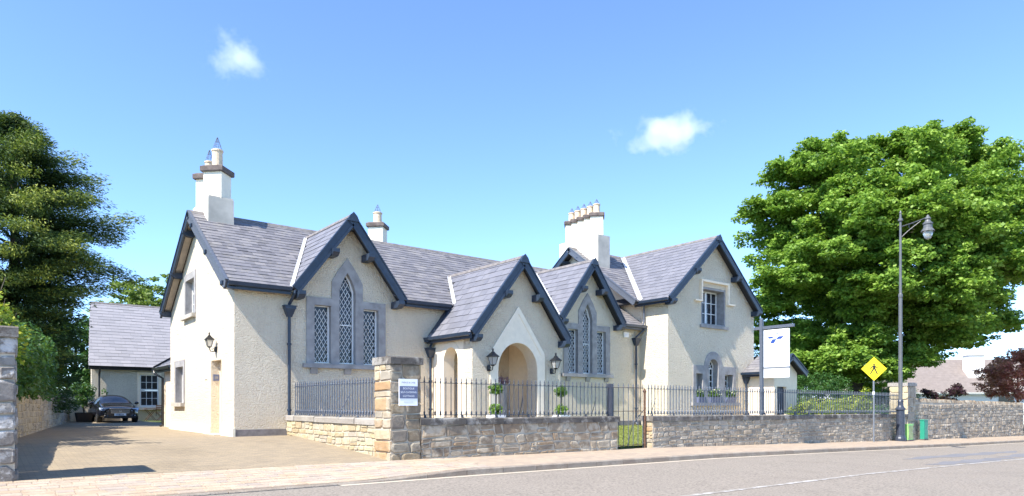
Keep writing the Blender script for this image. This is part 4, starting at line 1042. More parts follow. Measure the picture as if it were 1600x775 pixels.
railing('railing', 'iron railing in sunlit grey on yellow return wall below pointed window', (7.46, 14.3), (7.46, 19.85), lambda a: .60, .98, .155, 'ironlt', (.07, .83), True, .014, (1.8,))  # lighter tone of sun on these bars put into their paint
railing('railing', 'long iron spearhead railing on wall in front of two-storey wing', (16.15, 13.74), (34.2, 13.74), lambda a: zc(16.1+a), .98, .150, 'ironlt', (.07, .83), True, .013, (.4, 4.2, 9, 14))
# gate
gt = thing('gate', 'tall narrow-barred iron pedestrian gate between the two street walls', 'gate', (15.35, 13.7, zw(15.3)))
zg = zw(15.3)
mb = MB(); mb.box(14.44, 14.50, 13.60, 13.78, zc(14.4)-.02, 1.52); mb.build('gate_post', 'iron', gt)
mb = MB(); mb.lathe((16.0, 13.7, zg-.05), [(.035, 0), (.035, 1.72), (.05, 1.73), (.05, 1.77), (.01, 1.85)], 8); mb.build('gate_post', 'rust', gt)
for z in (zg+.1, .72, 1.42):
    mb = MB(); mb.beam((14.60, 13.7, z), (15.97, 13.7, z), .03, .016); mb.build('rail', 'rust', gt)
for k in range(7):
    mb = bar_mesh(1.88, .011, knob=False); xk = 14.62+k*.215
    o = MB(); o.v = [(q[0]+xk, q[1]+13.7, q[2]+zg+.06) for q in mb.v]; o.f = mb.f; o.build('bar', 'ironlt', gt)
mb = MB(); mb.tube([(15.98, 13.72, .75), (15.7, 13.9, .35), (15.55, 14.0, zg+.05)], .012, 6); mb.build('stay', 'iron', gt)

# plaque on the pillar
pq = thing('plaque', 'white and slate-blue plaque reading BOUTIQUE SELF-CATERING COTTAGES on tan pillar', 'sign', (7.68, 13.40, .9))
c = onY(638, 613, 13.405); pw, ph = .235, .30
mb = MB(); mb.box(c.x-pw, c.x+pw, 13.398, 13.42, c.z-ph, c.z+ph); mb.build('panel', 'signwhite', pq)
mb = MB(); mb.box(c.x-pw+.005, c.x+pw-.005, 13.392, 13.397, c.z-ph*.46, c.z+ph*.46); mb.build('band', 'signblue', pq)
for i, s in enumerate(('BOUTIQUE', 'SELF-CATERING', 'COTTAGES')):
    mb = MB(); text_mesh(mb, s, .058, (c.x, 13.390, c.z+.085-.085*i), (1, 0, 0), (0, 0, 1)); mb.build('lettering', 'signwhite', pq)
mb = MB(); text_mesh(mb, 'PARKES & LYNE', .05, (c.x, 13.396, c.z+ph*.72), (1, 0, 0), (0, 0, 1)); mb.build('lettering', 'signblue', pq)
mb = MB(); mb.box(c.x-.12, c.x+.12, 13.395, 13.397, c.z-ph*.76, c.z-ph*.68); mb.build('faded_line', 'palegrey', pq)

# ==================================================================  STREET FURNITURE
lp = onY(1407, 688, 13.12); lz = zw(lp.x)
t = thing('street_lamp', 'tall dark iron street lamp with scrolled arm and bell lantern', 'street lamp', (lp.x, 13.12, lz))
topz = onY(1403, 327, 13.12).z
mb = MB(); mb.lathe((lp.x, 13.12, lz), [(.24, 0), (.24, .12), (.205, .18), (.185, .26), (.17, 1.38), (.21, 1.40), (.21, 1.46), (.15, 1.52), (.12, 1.6), (.115, 1.75), (.13, 1.78), (.1, 1.85)], 14); mb.build('pedestal', 'iron', t)
mb = MB(); H_ = topz-lz; mb.lathe((lp.x, 13.12, lz), [(.085, 1.8), (.075, H_*.62), (.092, H_*.625), (.092, H_*.635), (.058, H_*.64), (.048, H_-.5), (.1, H_-.48), (.1, H_-.40), (.05, H_-.36), (.04, H_-.15), (.06, H_-.12), (.01, H_)], 12); mb.build('column', 'lampgrey', t)
lh = onY(1446, 333, 13.12-1.2)                       # arm reaches towards the road
ad = Vector((.55, -.83, 0)).normalized(); ae = Vector((lp.x, 13.12, topz-.75))
tip = ae+ad*1.08+Vector((0, 0, .35))
mb = MB(); mb.tube([ae, ae+ad*.6+Vector((0, 0, .18)), tip], .022, 6); mb.tube([ae+Vector((0, 0, -.5)), ae+ad*.3+Vector((0, 0, -.2)), ae+ad*.8+Vector((0, 0, .2))], .014, 6)
mb.tube([ae+ad*.45+Vector((0, 0, .0))+ad*.12*math.cos(a*.5)+Vector((0, 0, .12*math.sin(a*.5))) for a in range(11)], .011, 5); mb.build('arm', 'iron', t)
mb = MB(); mb.lathe((tip.x, tip.y, tip.z-.72), [(.29, .08), (.27, .11), (.18, .24), (.17, .38), (.2, .40), (.2, .46), (.13, .51), (.1, .6), (.14, .64), (.1, .7), (.03, .82)], 16); mb.build('lantern_hood', 'lampgrey', t)
mb = MB(); mb.lathe((tip.x, tip.y, tip.z-1.12), [(.03, .12), (.13, .18), (.17, .3), (.22, .48)], 14); mb.build('lantern_glass', 'lglass', t, True)
# pedestrian warning sign
sp = onY(1365, 689, 13.2); sz = zw(sp.x); sc = onY(1362, 576, 13.15)
t = thing('warning_sign', 'yellow diamond pedestrian warning sign on thin grey pole', 'road sign', (sp.x, 13.2, sz))
mb = MB(); mb.lathe((sp.x, 13.2, sz), [(.035, 0), (.035, sc.z-sz+.2)], 10); mb.build('pole', 'galv', t)
vd = Vector((-.75, -.66, 0)).normalized(); su = Vector((-vd.y, vd.x, 0)); Z = Vector((0, 0, 1))
if su.dot(Vector((SA, -CA, 0))) < 0: su = -su
hs = .51; cc = Vector((sp.x, 13.2, sc.z))+vd*.045
mb = MB(); mb.prism([cc+su*hs, cc+Z*hs, cc-su*hs, cc-Z*hs], vd*.012); mb.build('panel', 'yellow', t)
fc = cc+vd*.016
def fp(a, b): return fc+su*a*.9+Z*b*.9
mb = MB()
mb.add([fp(.04*math.cos(k*math.pi/5), .2+.045*math.sin(k*math.pi/5)) for k in range(10)], [tuple(range(10))])
for poly in ([(-.05, .15), (.05, .15), (.06, .0), (-.05, .0)], [(-.05, .02), (.02, .02), (-.08, -.14), (-.15, -.26), (-.19, -.25), (-.12, -.11)], [(-.01, .02), (.06, .02), (.12, -.12), (.17, -.25), (.12, -.26), (.06, -.12)],
             [(-.05, .15), (-.03, .11), (-.13, .03), (-.16, -.04), (-.19, -.03), (-.15, .06)], [(.05, .15), (.03, .1), (.12, .03), (.17, .04), (.18, .07), (.12, .07)]):
    mb.add([fp(*p) for p in poly], [tuple(range(len(poly)))])
mb.build('walking_figure', 'black', t)
mb = MB(); mb.lathe((sp.x, 13.2, 1.35), [(.05, 0), (.05, .12)], 10); mb.build('clamp', 'signwhite', t)
# hanging board
hp = onY(1190, 640, 14.0); hx = hp.x; ht = onY(1189.5, 500, 14.0).z; hz = gz(hx, 14)
t = thing('hanging_sign', 'white hanging board with blue marks on blue-grey post behind railing', 'sign', (hx, 14.0, hz))
mb = MB(); mb.box(hx-.055, hx+.055, 13.945, 14.055, hz-.1, ht); mb.prism([(hx-.055, 13.945, ht), (hx+.055, 13.945, ht), (hx+.055, 14.055, ht), (hx-.055, 14.055, ht)], (0, 0, .0)) ; mb.lathe((hx, 14, ht+.001), [(.075, 0), (.0, .09)], 4, math.pi/4); mb.build('post', 'ironlt', t)
za = onY(1190, 512.5, 14.0).z
mb = MB(); mb.box(hx-.04, hx+.04, 12.72, 14.30, za-.06, za+.05); mb.build('arm', 'ironlt', t)
bz1 = za-.10; bz0 = onX(1212, 573, hx).z; y0b, y1b = 12.90, 13.90
mb = MB(); mb.box(hx-.02, hx+.02, y0b, y1b, bz0, bz1); bd_ = mb.build('board', 'signwhite', t)
mb = MB(); mb.box(hx-.028, hx+.028, y0b-.01, y1b+.01, bz0-.06, bz0-.001); mb.build('strip', 'galv', t)
l1 = onX(1212, 590, hx).z
mb = MB(); mb.box(hx-.02, hx+.02, y0b, y1b, l1, bz0-.061); lb = mb.build('lower_board', 'signwhite', t)
for yk in (13.05, 13.75):
    mb = MB(); mb.tube([(hx, yk, za-.05), (hx, yk, bz1)], .012, 6); mb.build('hanger', 'galv', t)
def para(cu, cv, w_, h_, sk):
    w_, h_, sk = w_*1.3, h_*1.35, sk*1.3
    q = []
    for a, b in ((-w_-sk, -h_), (w_-sk, -h_), (w_+sk, h_), (-w_+sk, h_)):
        p = onX(cu, cv, hx); q.append((hx-.0225, p.y-a, p.z+b))
    return q
mb = MB()
for (cu, cv, w_, h_, sk) in ((1213.8, 521.6, .06, .012, .0), (1204.5, 527.7, .075, .026, -.01), (1219, 527.5, .085, .038, .045), (1208.6, 533.2, .065, .055, .04)):
    mb.add(para(cu, cv, w_, h_, sk), [(0, 1, 2, 3)])
mb.build('logo', 'markblue', bd_)
for k, (ww, zz) in enumerate(((.30, .62), (.34, .72), (.26, .80))):
    mb = MB(); z_ = bz1-(bz1-bz0)*zz; ym = (y0b+y1b)/2
    for j in range(9):
        a = ym-ww+j*ww*2/9; mb.add([(hx-.0225, a, z_-.012), (hx-.0225, a+ww*.16, z_-.012), (hx-.0225, a+ww*.16, z_+.012), (hx-.0225, a, z_+.012)], [(0, 1, 2, 3)])
    mb.build('faint_lettering', 'palegrey', bd_)  # lettering washed out by glare, put into its pale colour
# green cabinets
def cabinet(name, label, u, vt, y, w_, dp, m, md):
    a = onY(u, 686, y); zt_ = onY(u, vt, y).z; zb_ = zw(a.x)
    t = thing(name, label, 'cabinet', (a.x+w_/2, y+dp/2, zb_))
    mb = MB(); mb.box(a.x, a.x+w_, y, y+dp, zb_+.05, zt_); mb.build('body', m, t)
    mb = MB(); mb.box(a.x-.015, a.x+w_+.015, y-.015, y+dp+.015, zt_+.001, zt_+.04); mb.build('lid', m, t)
    mb = MB(); mb.box(a.x+.05, a.x+w_-.05, y-.012, y-.001, zb_+.1, zt_-.06); d = mb.build('door', md, t)
    mb = MB(); mb.box(a.x+w_-.11, a.x+w_-.08, y-.03, y-.013, (zb_+zt_)/2, (zb_+zt_)/2+.12); mb.build('handle', 'galv', d)
    mb = MB(); mb.box(a.x-.01, a.x+w_+.01, y-.01, y+dp+.01, zb_-.05, zb_+.05); mb.build('base', 'cementcap', t)
cabinet('utility_cabinet', 'bright light-green utility cabinet next to lamp post base', 1419, 664, 12.95, .55, .2, 'green1', 'beige')
cabinet('utility_cabinet', 'taller dark-green utility cabinet against grey rubble wall', 1444, 657, 13.05, .45, .18, 'green2', 'green2')

# ==================================================================  WALL LANTERNS, PLATES
def lantern(label, P, N, s=1.0):
    """P = foot of the bracket on the wall, N = outward"""
    P, N = Vector(P), Vector(N); t = thing('wall_lantern', label, 'lantern', P, 'black wall lanterns'); Zv = Vector((0, 0, 1))
    mb = MB(); mb.lathe(tuple(P+N*.02), [(.05*s, -.11*s), (.065*s, -.05*s), (.065*s, .05*s), (.05*s, .11*s)], 10)
    k = [P+N*.03, P+N*.12*s-Zv*.10*s, P+N*.24*s-Zv*.08*s, P+N*.28*s+Zv*.06*s]; mb.tube(k, .018*s, 6)
    mb.tube([P+N*.12*s+N*.05*s*math.cos(a)+Zv*(.05*s*math.sin(a)-.03*s) for a in np.linspace(0, 5.5, 12)], .012*s, 5); mb.build('bracket', 'black', t)
    c = P+N*.28*s+Zv*.06*s; n = 4; rot = math.pi/4
    mb = MB(); mb.lathe(tuple(c), [(.06*s, 0), (.07*s, .03*s), (.11*s, .05*s)], 8); mb.build('cup', 'black', t)
    mb = MB(); mb.lathe(tuple(c), [(.095*s, .055*s), (.18*s, .33*s)], n, rot); mb.build('glass', 'lglass', t)
    mb = MB()
    for q in range(4):
        a = rot+q*math.pi/2; v = Vector((math.cos(a), math.sin(a), 0)); mb.tube([c+v*.105*s+Zv*.05*s, c+v*.19*s+Zv*.34*s], .011*s, 5)
    mb.lathe(tuple(c+Zv*.33*s), [(.24*s, 0), (.24*s, .025*s), (.17*s, .08*s), (.09*s, .14*s), (.07*s, .18*s), (.035*s, .2*s), (.03*s, .25*s), (.04*s, .27*s), (.006*s, .33*s)], n, rot); mb.build('hood', 'black', t)
p = onY(763, 575, PY-.01); lantern('black iron lantern on porch wall beside the narrow side arch', p, (0, -1, 0), .88)
p = onY(861, 580, PY-.01); lantern('black iron lantern on porch wall nearer the lattice window', p, (0, -1, 0), .88)
p = onX(338, 546, X0-.01); lantern('black iron lantern above side door on left gable wall', p, (-1, 0, 0), .72)
p = onX(321.6, 588, X0); t = thing('wall_plate', 'small white plate on gable wall beside side door', 'plate', p); mb = MB(); mb.box(X0-.03, X0-.001, p.y-.12, p.y+.12, p.z-.09, p.z+.09); mb.build('panel', 'signwhite', t); mb = MB(); mb.box(X0-.034, X0-.031, p.y-.07, p.y+.07, p.z-.03, p.z+.04); mb.build('print', 'palegrey', t)
t = thing('number_plate', 'small dark number plate inside side door reveal', 'plate', (X0+.16, 22.39, 1.75)); mb = MB(); mb.box(X0+.06, X0+.24, 22.378, 22.397, 1.66, 1.86); mb.build('panel', 'signblue', t); mb = MB(); mb.box(X0+.1, X0+.2, 22.374, 22.377, 1.72, 1.80); mb.build('print', 'lime', t)
p = onY(977, 523.5, YF); t = thing('alarm_box', 'small white alarm box on wall beside lattice window', 'alarm', p); mb = MB(); mb.prism([(p.x-.13, YF-.001, p.z-.11), (p.x+.13, YF-.001, p.z-.11), (p.x+.15, YF-.001, p.z+.11), (p.x-.15, YF-.001, p.z+.11)], (0, -.08, 0)); mb.build('case', 'white', t); mb = MB(); mb.box(p.x-.07, p.x+.05, YF-.086, YF-.082, p.z-.04, p.z+.05); mb.build('print', 'palegrey', t)

# ==================================================================  CAR
def car():
    t = thing('car', 'black saloon car parked facing out beside the outbuilding wall', 'car', (5.70, 41.2, 0))
    cx, yf = 5.70, 38.85
    # stations along the car (0 = nose): y, list of (halfwidth, z) from sill to centre top
    st = [(.00, [(.60, .30), (.66, .42), (.66, .62), (.55, .70), (0, .73)]), (.12, [(.80, .22), (.84, .42), (.83, .66), (.62, .75), (0, .78)]),
          (.45, [(.89, .20), (.92, .45), (.89, .72), (.66, .84), (0, .88)]), (1.0, [(.91, .20), (.925, .5), (.91, .80), (.70, .93), (0, .97)]),
          (1.35, [(.91, .20), (.925, .5), (.91, .86), (.74, .98), (0, 1.02)]), (2.05, [(.91, .20), (.925, .5), (.91, .90), (.62, 1.36), (0, 1.42)]),
          (2.6, [(.91, .20), (.925, .5), (.91, .91), (.58, 1.42), (0, 1.47)]), (3.4, [(.91, .20), (.925, .5), (.91, .92), (.57, 1.38), (0, 1.43)]),
          (4.1, [(.91, .22), (.92, .5), (.90, .93), (.66, 1.05), (0, 1.09)]), (4.75, [(.85, .28), (.88, .5), (.86, .9), (.7, .98), (0, 1.0)]), (4.86, [(.7, .35), (.78, .5), (.76, .85), (.6, .9), (0, .92)])]
    V = []; k = 9
    for y, pr in st:
        row = [(w, z) for w, z in pr]+[(-w, z) for w, z in reversed(pr[:-1])]
        V += [(cx+w, yf+y, z) for w, z in row]
    F = [(i*k+j, i*k+j+1, (i+1)*k+j+1, (i+1)*k+j) for i in range(len(st)-1) for j in range(k-1)]
    F += [(i*k, (i+1)*k, (i+1)*k+k-1, i*k+k-1) for i in range(len(st)-1)]+[tuple(range(k)), tuple(reversed(range((len(st)-1)*k, len(st)*k)))]
    mb = MB(); mb.add(V, F); b = mb.build('body', 'cpaint', t, True)
    md = b.modifiers.new('s', 'SUBSURF'); md.levels = 3; md.render_levels = 3
    dg = bpy.context.evaluated_depsgraph_get(); me = bpy.data.meshes.new_from_object(b.evaluated_get(dg)); bl = WL[b]
    ev = [v.co+bl for v in me.vertices]; bodyf = []; glass = {'windscreen': [], 'side_window_a': [], 'side_window_b': []}
    for p in me.polygons:
        c = p.center+bl; x_, y_, z_ = c.x-cx, c.y-yf, c.z; n_ = p.normal
        if 1.40 < y_ < 2.05 and n_.y < -.25 and n_.z > .3 and z_ > .96 and abs(x_) < .70-.28*(y_-1.4): glass['windscreen'].append(tuple(p.vertices))
        elif 1.75 < y_ < 3.75 and abs(n_.x) > .55 and .95 < z_ < 1.30: glass['side_window_a' if x_ < 0 else 'side_window_b'].append(tuple(p.vertices))
        else: bodyf.append(tuple(p.vertices))
    del WL[b]; bpy.data.objects.remove(b)
    def sub(fs, name, m_):
        ids = sorted({i for f in fs for i in f}); mp_ = {v: k for k, v in enumerate(ids)}
        q = MB(); q.add([ev[i] for i in ids], [tuple(mp_[i] for i in f) for f in fs]); return q.build(name, m_, t, True)
    sub(bodyf, 'body', 'cpaint')
    for gname, fs in glass.items():
        if fs: sub(fs, gname.replace('_a', '').replace('_b', ''), 'wind')
    for sg in (-1, 1):
        mb = MB(); mb.lathe((0, 0, 0), [(.0, -.1), (.05, -.1), (.11, -.03), (.11, .05), (.05, .1)], 10)
        o = MB(); o.v = [(cx+sg*1.02+q[0]*.9, yf+1.72+q[1]*.7, 1.0+q[2]*.75) for q in mb.v]; o.f = mb.f; o.build('mirror', 'cpaint', t, True)
        mb = MB(); mb.add([(cx+sg*a, yf+y, z) for a, y, z in ((.50, -.015, .60), (.66, .03, .58), (.86, .17, .64), (.885, .32, .77), (.72, .12, .775), (.56, .04, .72))], [(0, 1, 2, 3, 4, 5)]); mb.build('headlight', 'hlens', t)
        mb = MB(); mb.box(cx+sg*.6-.09, cx+sg*.6+.09, yf+.0, yf+.1, .35, .40); mb.build('fog_lamp', 'hlens', t)
        for yw in (.92, 3.78):
            mb = MB(); cxw = cx+sg*.80; n = 20; prof = [(.21, -.11), (.32, -.11), (.335, -.06), (.335, .06), (.32, .11), (.21, .11)]; V = []
            for (r, a) in prof:
                for q in range(n): V.append((cxw+a, yf+yw+r*math.cos(2*math.pi*q/n), .335+r*math.sin(2*math.pi*q/n)))
            F = [(i*n+q, i*n+(q+1) % n, ((i+1) % 6)*n+(q+1) % n, ((i+1) % 6)*n+q) for i in range(6) for q in range(n)]
            mb.add(V, F); wh = mb.build('wheel', 'rubber', t)
            mb = MB()
            for q in range(5):
                a = q*2*math.pi/5; mb.beam((cxw+sg*.08, yf+yw, .335), (cxw+sg*.08, yf+yw+.22*math.cos(a), .335+.22*math.sin(a)), .03, .07, (1, 0, 0))
            mb.build('rim', 'alloy', wh)
    mb = MB(); mb.prism([(cx-.40, yf-.045, .50), (cx+.40, yf-.045, .50), (cx+.46, yf-.03, .70), (cx-.46, yf-.03, .70)], (0, .05, 0)); gr = mb.build('grille', 'black', t)
    mb = MB()
    for z in (.54, .59, .64): mb.beam((cx-.42, yf-.05, z), (cx+.42, yf-.05, z), .012, .014)
    mb.beam((cx-.47, yf-.05, .705), (cx+.47, yf-.05, .705), .03, .025); mb.beam((cx-.40, yf-.05, .495), (cx+.40, yf-.05, .495), .02, .02)
    for q in range(12): mb.beam((cx+.05*math.cos(q*math.pi/6), yf-.06, .60+.05*math.sin(q*math.pi/6)), (cx+.05*math.cos((q+1)*math.pi/6), yf-.06, .60+.05*math.sin((q+1)*math.pi/6)), .012, .012)
    mb.build('chrome_bars', 'chrome', gr)
    mb = MB(); mb.box(cx-.26, cx+.26, yf-.06, yf-.03, .36, .47); pl = mb.build('registration_plate', 'signwhite', t)
    mb = MB()
    for q, w_ in enumerate((.03, .03, .045, .03, .03, .03)): mb.box(cx-.16+q*.055, cx-.16+q*.055+w_*.8, yf-.064, yf-.0605, .385, .445)
    mb.build('characters', 'black', pl)
    mb = MB(); mb.box(cx-.7, cx+.7, yf-.02, yf+.05, .235, .33); mb.build('lower_intake', 'black', t)
car()
# folding table and chair by the annex window
def folding(name, label, cat, x, y, w, h, d, chair=False):
    t = thing(name, label, cat, (x, y, 0))
    mb = MB()
    for k in range(4): mb.box(x-w/2, x+w/2, y-d/2+k*d/4+.008, y-d/2+(k+1)*d/4-.008, h-.025, h)
    mb.build('slatted_top' if not chair else 'seat', 'wood', t)
    for yy in (y-d/2+.03, y+d/2-.03):
        for sg in (-1, 1):
            mb = MB(); mb.beam((x-sg*w*.42, yy+sg*.012, 0), (x+sg*w*.42, yy+sg*.012, h-.03), .022, .04, (0, 1, 0)); mb.build('leg', 'wood', t)
    if chair:
        mb = MB()
        for z in (.62, .72, .82): mb.box(x-w*.45, x+w*.45, y+d/2-.01, y+d/2+.012, z, z+.06)
        for sg in (-1, 1): mb.box(x+sg*w*.45-.015, x+sg*w*.45+.015, y+d/2+.013, y+d/2+.035, h-.2, .9)
        mb.build('backrest', 'wood', t)
tp = onY(235, 650, 43.3); folding('folding_table', 'small brown folding table with crossed legs under outbuilding window', 'table', tp.x, 43.3, .62, .70, .55)
tp = onY(251, 650, 43.2); folding('folding_chair', 'small brown folding chair next to folding table', 'chair', tp.x, 43.2, .42, .46, .4, True)

# ==================================================================  FOLIAGE
def leaves(name, m, parent, C, n, size, spread, seed, aspect=.62, upb=.45, flat=.5, tint=None, dirv=None, limit=None):
    """C: (k,3) clump centres, spread: clump radius (array or float); returns one mesh of leaf faces"""
    rg = np.random.default_rng(seed); C = np.asarray(C, float); k = len(C); sp = np.broadcast_to(np.asarray(spread, float), (k,))
    idx = np.repeat(np.arange(k), n); N = len(idx)
    off = rg.normal(size=(N, 3)); off /= np.linalg.norm(off, axis=1)[:, None]; off *= (rg.random(N)**.45)[:, None]
    off[:, 2] *= flat; P = C[idx]+off*sp[idx][:, None]
    nrm = rg.normal(size=(N, 3)); nrm[:, 2] = np.abs(nrm[:, 2])+upb*2; nrm += off*.8; nrm /= np.linalg.norm(nrm, axis=1)[:, None]
    ax = rg.normal(size=(N, 3)) if dirv is None else dirv[idx]+rg.normal(size=(N, 3))*.35
    ax -= nrm*(ax*nrm).sum(1)[:, None]; ax /= np.linalg.norm(ax, axis=1)[:, None]; sd_ = np.cross(nrm, ax)
    s = size*rg.uniform(.6, 1.35, N)
    a = ax*s[:, None]*.5; b = sd_*(s*aspect*.5)[:, None]
    V = np.empty((N, 4, 3)); V[:, 0] = P-a; V[:, 1] = P+b-a*.1; V[:, 2] = P+a; V[:, 3] = P-b-a*.1
    V = V.reshape(-1, 3); lo, hi = V.min(0), V.max(0); c = (lo+hi)/2
    me = bpy.data.meshes.new(name); me.vertices.add(N*4); me.vertices.foreach_set('co', (V-c).ravel().astype(np.float32))
    me.loops.add(N*4); me.loops.foreach_set('vertex_index', np.arange(N*4, dtype=np.int32))
    me.polygons.add(N); me.polygons.foreach_set('loop_start', np.arange(0, N*4, 4, dtype=np.int32)); me.polygons.foreach_set('loop_total', np.full(N, 4, dtype=np.int32))
    tv = rg.random(N)*.7+rg.random(k)[idx]*.3 if tint is None else np.clip(tint[idx]+rg.normal(size=N)*.16, 0, 1)
    at = me.attributes.new('tint', 'FLOAT', 'FACE'); at.data.foreach_set('value', tv.astype(np.float32))
    me.materials.append(M[m]); me.update(calc_edges=True)
    return link_mesh(name, me, parent, c)
def trunk(parent, base, top, r0, r1, limbs, m='bark', seed=0, name='trunk'):
    rd = random.Random(seed); base, top = Vector(base), Vector(top); n = 7
    pts = [base.lerp(top, i/n)+Vector((rd.uniform(-.1, .1), rd.uniform(-.1, .1), 0))*(i > 0)*r0*1.5 for i in range(n+1)]
    mb = MB(); mb.tube(pts, [r0*(1.35 if i == 0 else 1)*(1-i/n)+r1*(i/n) for i in range(n+1)], 10); o = mb.build(name, m, parent, True)
    for (a, e, rr) in limbs:
        s = base.lerp(top, a); e = Vector(e); mid = s.lerp(e, .5)+Vector((rd.uniform(-.3, .3), rd.uniform(-.3, .3), .12*(e-s).length))
        mb = MB(); mb.tube([s, s.lerp(mid, .5)+Vector((0, 0, .1)), mid, mid.lerp(e, .5), e], [rr, rr*.8, rr*.6, rr*.4, rr*.15], 7); mb.build('limb', m, parent, True)
    return o
def lobed(cx, cy, cz, rx, ry, rz, nl, per, lr, seed, lowcut=-.75, inner=.62):
    """lobe centres over an ellipsoid, clump centres round each lobe"""
    rg = np.random.default_rng(seed); out = []; lobes = []
    i = 0
    while len(lobes) < nl:
        i += 1; d = rg.normal(size=3); d /= np.linalg.norm(d)
        if d[2] < lowcut: continue
        f = rg.uniform(inner, 1.0); lobes.append(np.array([cx+d[0]*rx*f, cy+d[1]*ry*f, cz+d[2]*rz*f]))
    for L in lobes:
        r = lr*rg.uniform(.65, 1.25)
        for _ in range(per):
            d = rg.normal(size=3); d /= np.linalg.norm(d); d[2] *= .8
            out.append(L+d*r*rg.random()**.33)
    return np.array(out), lobes
# maple on the right
tb = onT(1338, 600, 45.0); mz = gz(tb.x, tb.y)
mc = onT(1386, 385, 46.0); rgt = Vector((SA, -CA, 0)); fwd = Vector((CA, SA, 0))
maple = thing('maple_tree', 'huge round green broadleaf tree behind the railing and lamp post', 'tree', (tb.x, tb.y, mz))
C, lob = lobed(0, 0, 0, 8.6, 7.6, 7.0, 190, 18, 1.75, 5, -.95, .62)
Cw = np.array([[mc.x+c[0]*rgt.x+c[1]*fwd.x, mc.y+c[0]*rgt.y+c[1]*fwd.y, mc.z+c[2]] for c in C])
# the crown leans: lower left tucked in, right side hanging lower
leaves('crown', 'maple', maple, Cw, 74, .225, .62, 6, .8, .3, .45)
limbs = []
rd = random.Random(3)
for k in range(26):
    L = lob[rd.randrange(len(lob))]; limbs.append((rd.uniform(.45, .95), (mc.x+(L[0]*rgt.x+L[1]*fwd.x)*.9, mc.y+(L[0]*rgt.y+L[1]*fwd.y)*.9, mc.z+L[2]*.85), rd.uniform(.1, .22)))
trunk(maple, (tb.x, tb.y, mz-.1), (tb.x+.6, tb.y, mc.z-1.5), .52, .22, limbs, seed=4)
dro, _ = lobed(0, 0, 0, 2.2, 2.0, 1.0, 14, 10, .75, 15, -1, .3)
for (u, v, tt) in ((1480, 530, 44), (1530, 470, 46), (1245, 520, 46), (1250, 560, 47), (1300, 540, 44), (1350, 530, 43), (1320, 570, 49), (1390, 555, 49), (1415, 560, 44), (1200, 480, 46), (1220, 530, 49), (1450, 500, 43), (1550, 505, 47), (1570, 420, 46), (1590, 330, 46), (1400, 235, 47), (1440, 225, 46), (1490, 222, 46), (1250, 272, 46), (1545, 250, 46), (1300, 240, 46), (1350, 300, 42), (1420, 340, 40), (1300, 400, 41), (1480, 380, 42), (1240, 440, 43), (1380, 450, 40), (1215, 330, 46), (1560, 300, 45), (1600, 300, 47), (1605, 380, 47), (1330, 565, 42), (1375, 578, 43), (1285, 572, 43), (1250, 590, 50)):
    q = onT(u, v, tt); leaves('crown_spray', 'maple', maple, dro+np.array(q), 60, .23, .55, 16+u, .7, .4, .35)
# conifer on the left
cb = onT(62, 640, 29.0)
tx, ty = cb.x-.9, cb.y
conifer = thing('conifer_tree', 'tall dark conifer with golden tips overhanging the boundary wall', 'tree', (tx, ty, 0))
rg = np.random.default_rng(9); CC = []; DD = []; TT = []; limbs = []
for k in range(270):
    h = 1.9+((k+rg.random())/270)**.95*11.0; f = (h-1.5)/12.4
    Lm = float(np.interp(h, [1.9, 3, 4.6, 5.6, 6.6, 7.8, 9.5, 11.0, 12.9], [2.0, 2.3, 2.6, 3.6, 4.7, 5.0, 4.3, 2.6, .4]))*rg.uniform(.62, 1.08); az = rg.random()*2*math.pi
    d = np.array([math.cos(az), math.sin(az), 0]); up = .28 if f > .5 else .12
    m_ = max(3, int(Lm*2.6))
    for q in range(m_):
        s = .25+.75*(q+rg.random()*.6)/m_
        p = np.array([tx, ty, h])+d*Lm*s+np.array([0, 0, up*Lm*s-.16*Lm*s*s])
        side = np.array([-d[1], d[0], 0])*rg.normal()*.32*Lm*.35*s
        CC.append(p+side); DD.append(d+np.array([0, 0, -.12])+side*.3); TT.append(.2+.85*s**2*rg.uniform(.35, 1.2))
    if k % 4 == 0: limbs.append((min(.97, h/12.6), (tx+d[0]*Lm*.6, ty+d[1]*Lm*.6, h+up*Lm*.6-.16*Lm*.36), .06))
for k in range(330):
    a_ = rg.random()*6.283; r_ = 2.5*rg.random()**.5; h_ = rg.uniform(.7, 6.2)
    CC.append(np.array([tx+r_*math.cos(a_), ty+r_*math.sin(a_), h_])); DD.append(np.array([math.cos(a_), math.sin(a_), -.3])); TT.append(.12+.2*rg.random())
leaves('crown', 'conifer', conifer, CC, 125, .155, .58, 10, .28, .4, .5, np.array(TT), np.array(DD))
trunk(conifer, (tx, ty, -.1), (tx, ty, 12.6), .38, .05, limbs, seed=5)
# hedge mass on the boundary wall
hd = thing('ivy_hedge', 'dense clipped green hedge rising above the boundary wall', 'hedge', (1.2, 28.5, .6))
pts = []
rg = np.random.default_rng(12)
for k in range(900):
    yy = rg.uniform(20.0, 32.0); xb = -.45+.15*(yy-14.3)/1.0*1.0
    xx = xb+rg.uniform(-1.3, .18); top = 2.75+.35*math.sin(yy*1.3)+.3*((yy-20)/12)
    zz = rg.uniform(1.25, top)
    if rg.random() < .55: xx = xb+rg.uniform(-.25, .2)
    pts.append((xx, yy, zz))
leaves('foliage', 'hedge', hd, pts, 34, .13, .3, 13, .6, .1, .9)
mb = MB()
for yy in (21.5, 24, 26.5, 29, 31): mb.tube([(-.9+.15*(yy-14.3), yy, -.05), (-.85+.15*(yy-14.3), yy+.1, 1.2), (-.8+.15*(yy-14.3), yy, 2.3)], [.07, .05, .02], 6)
mb.build('stems', 'bark', hd)
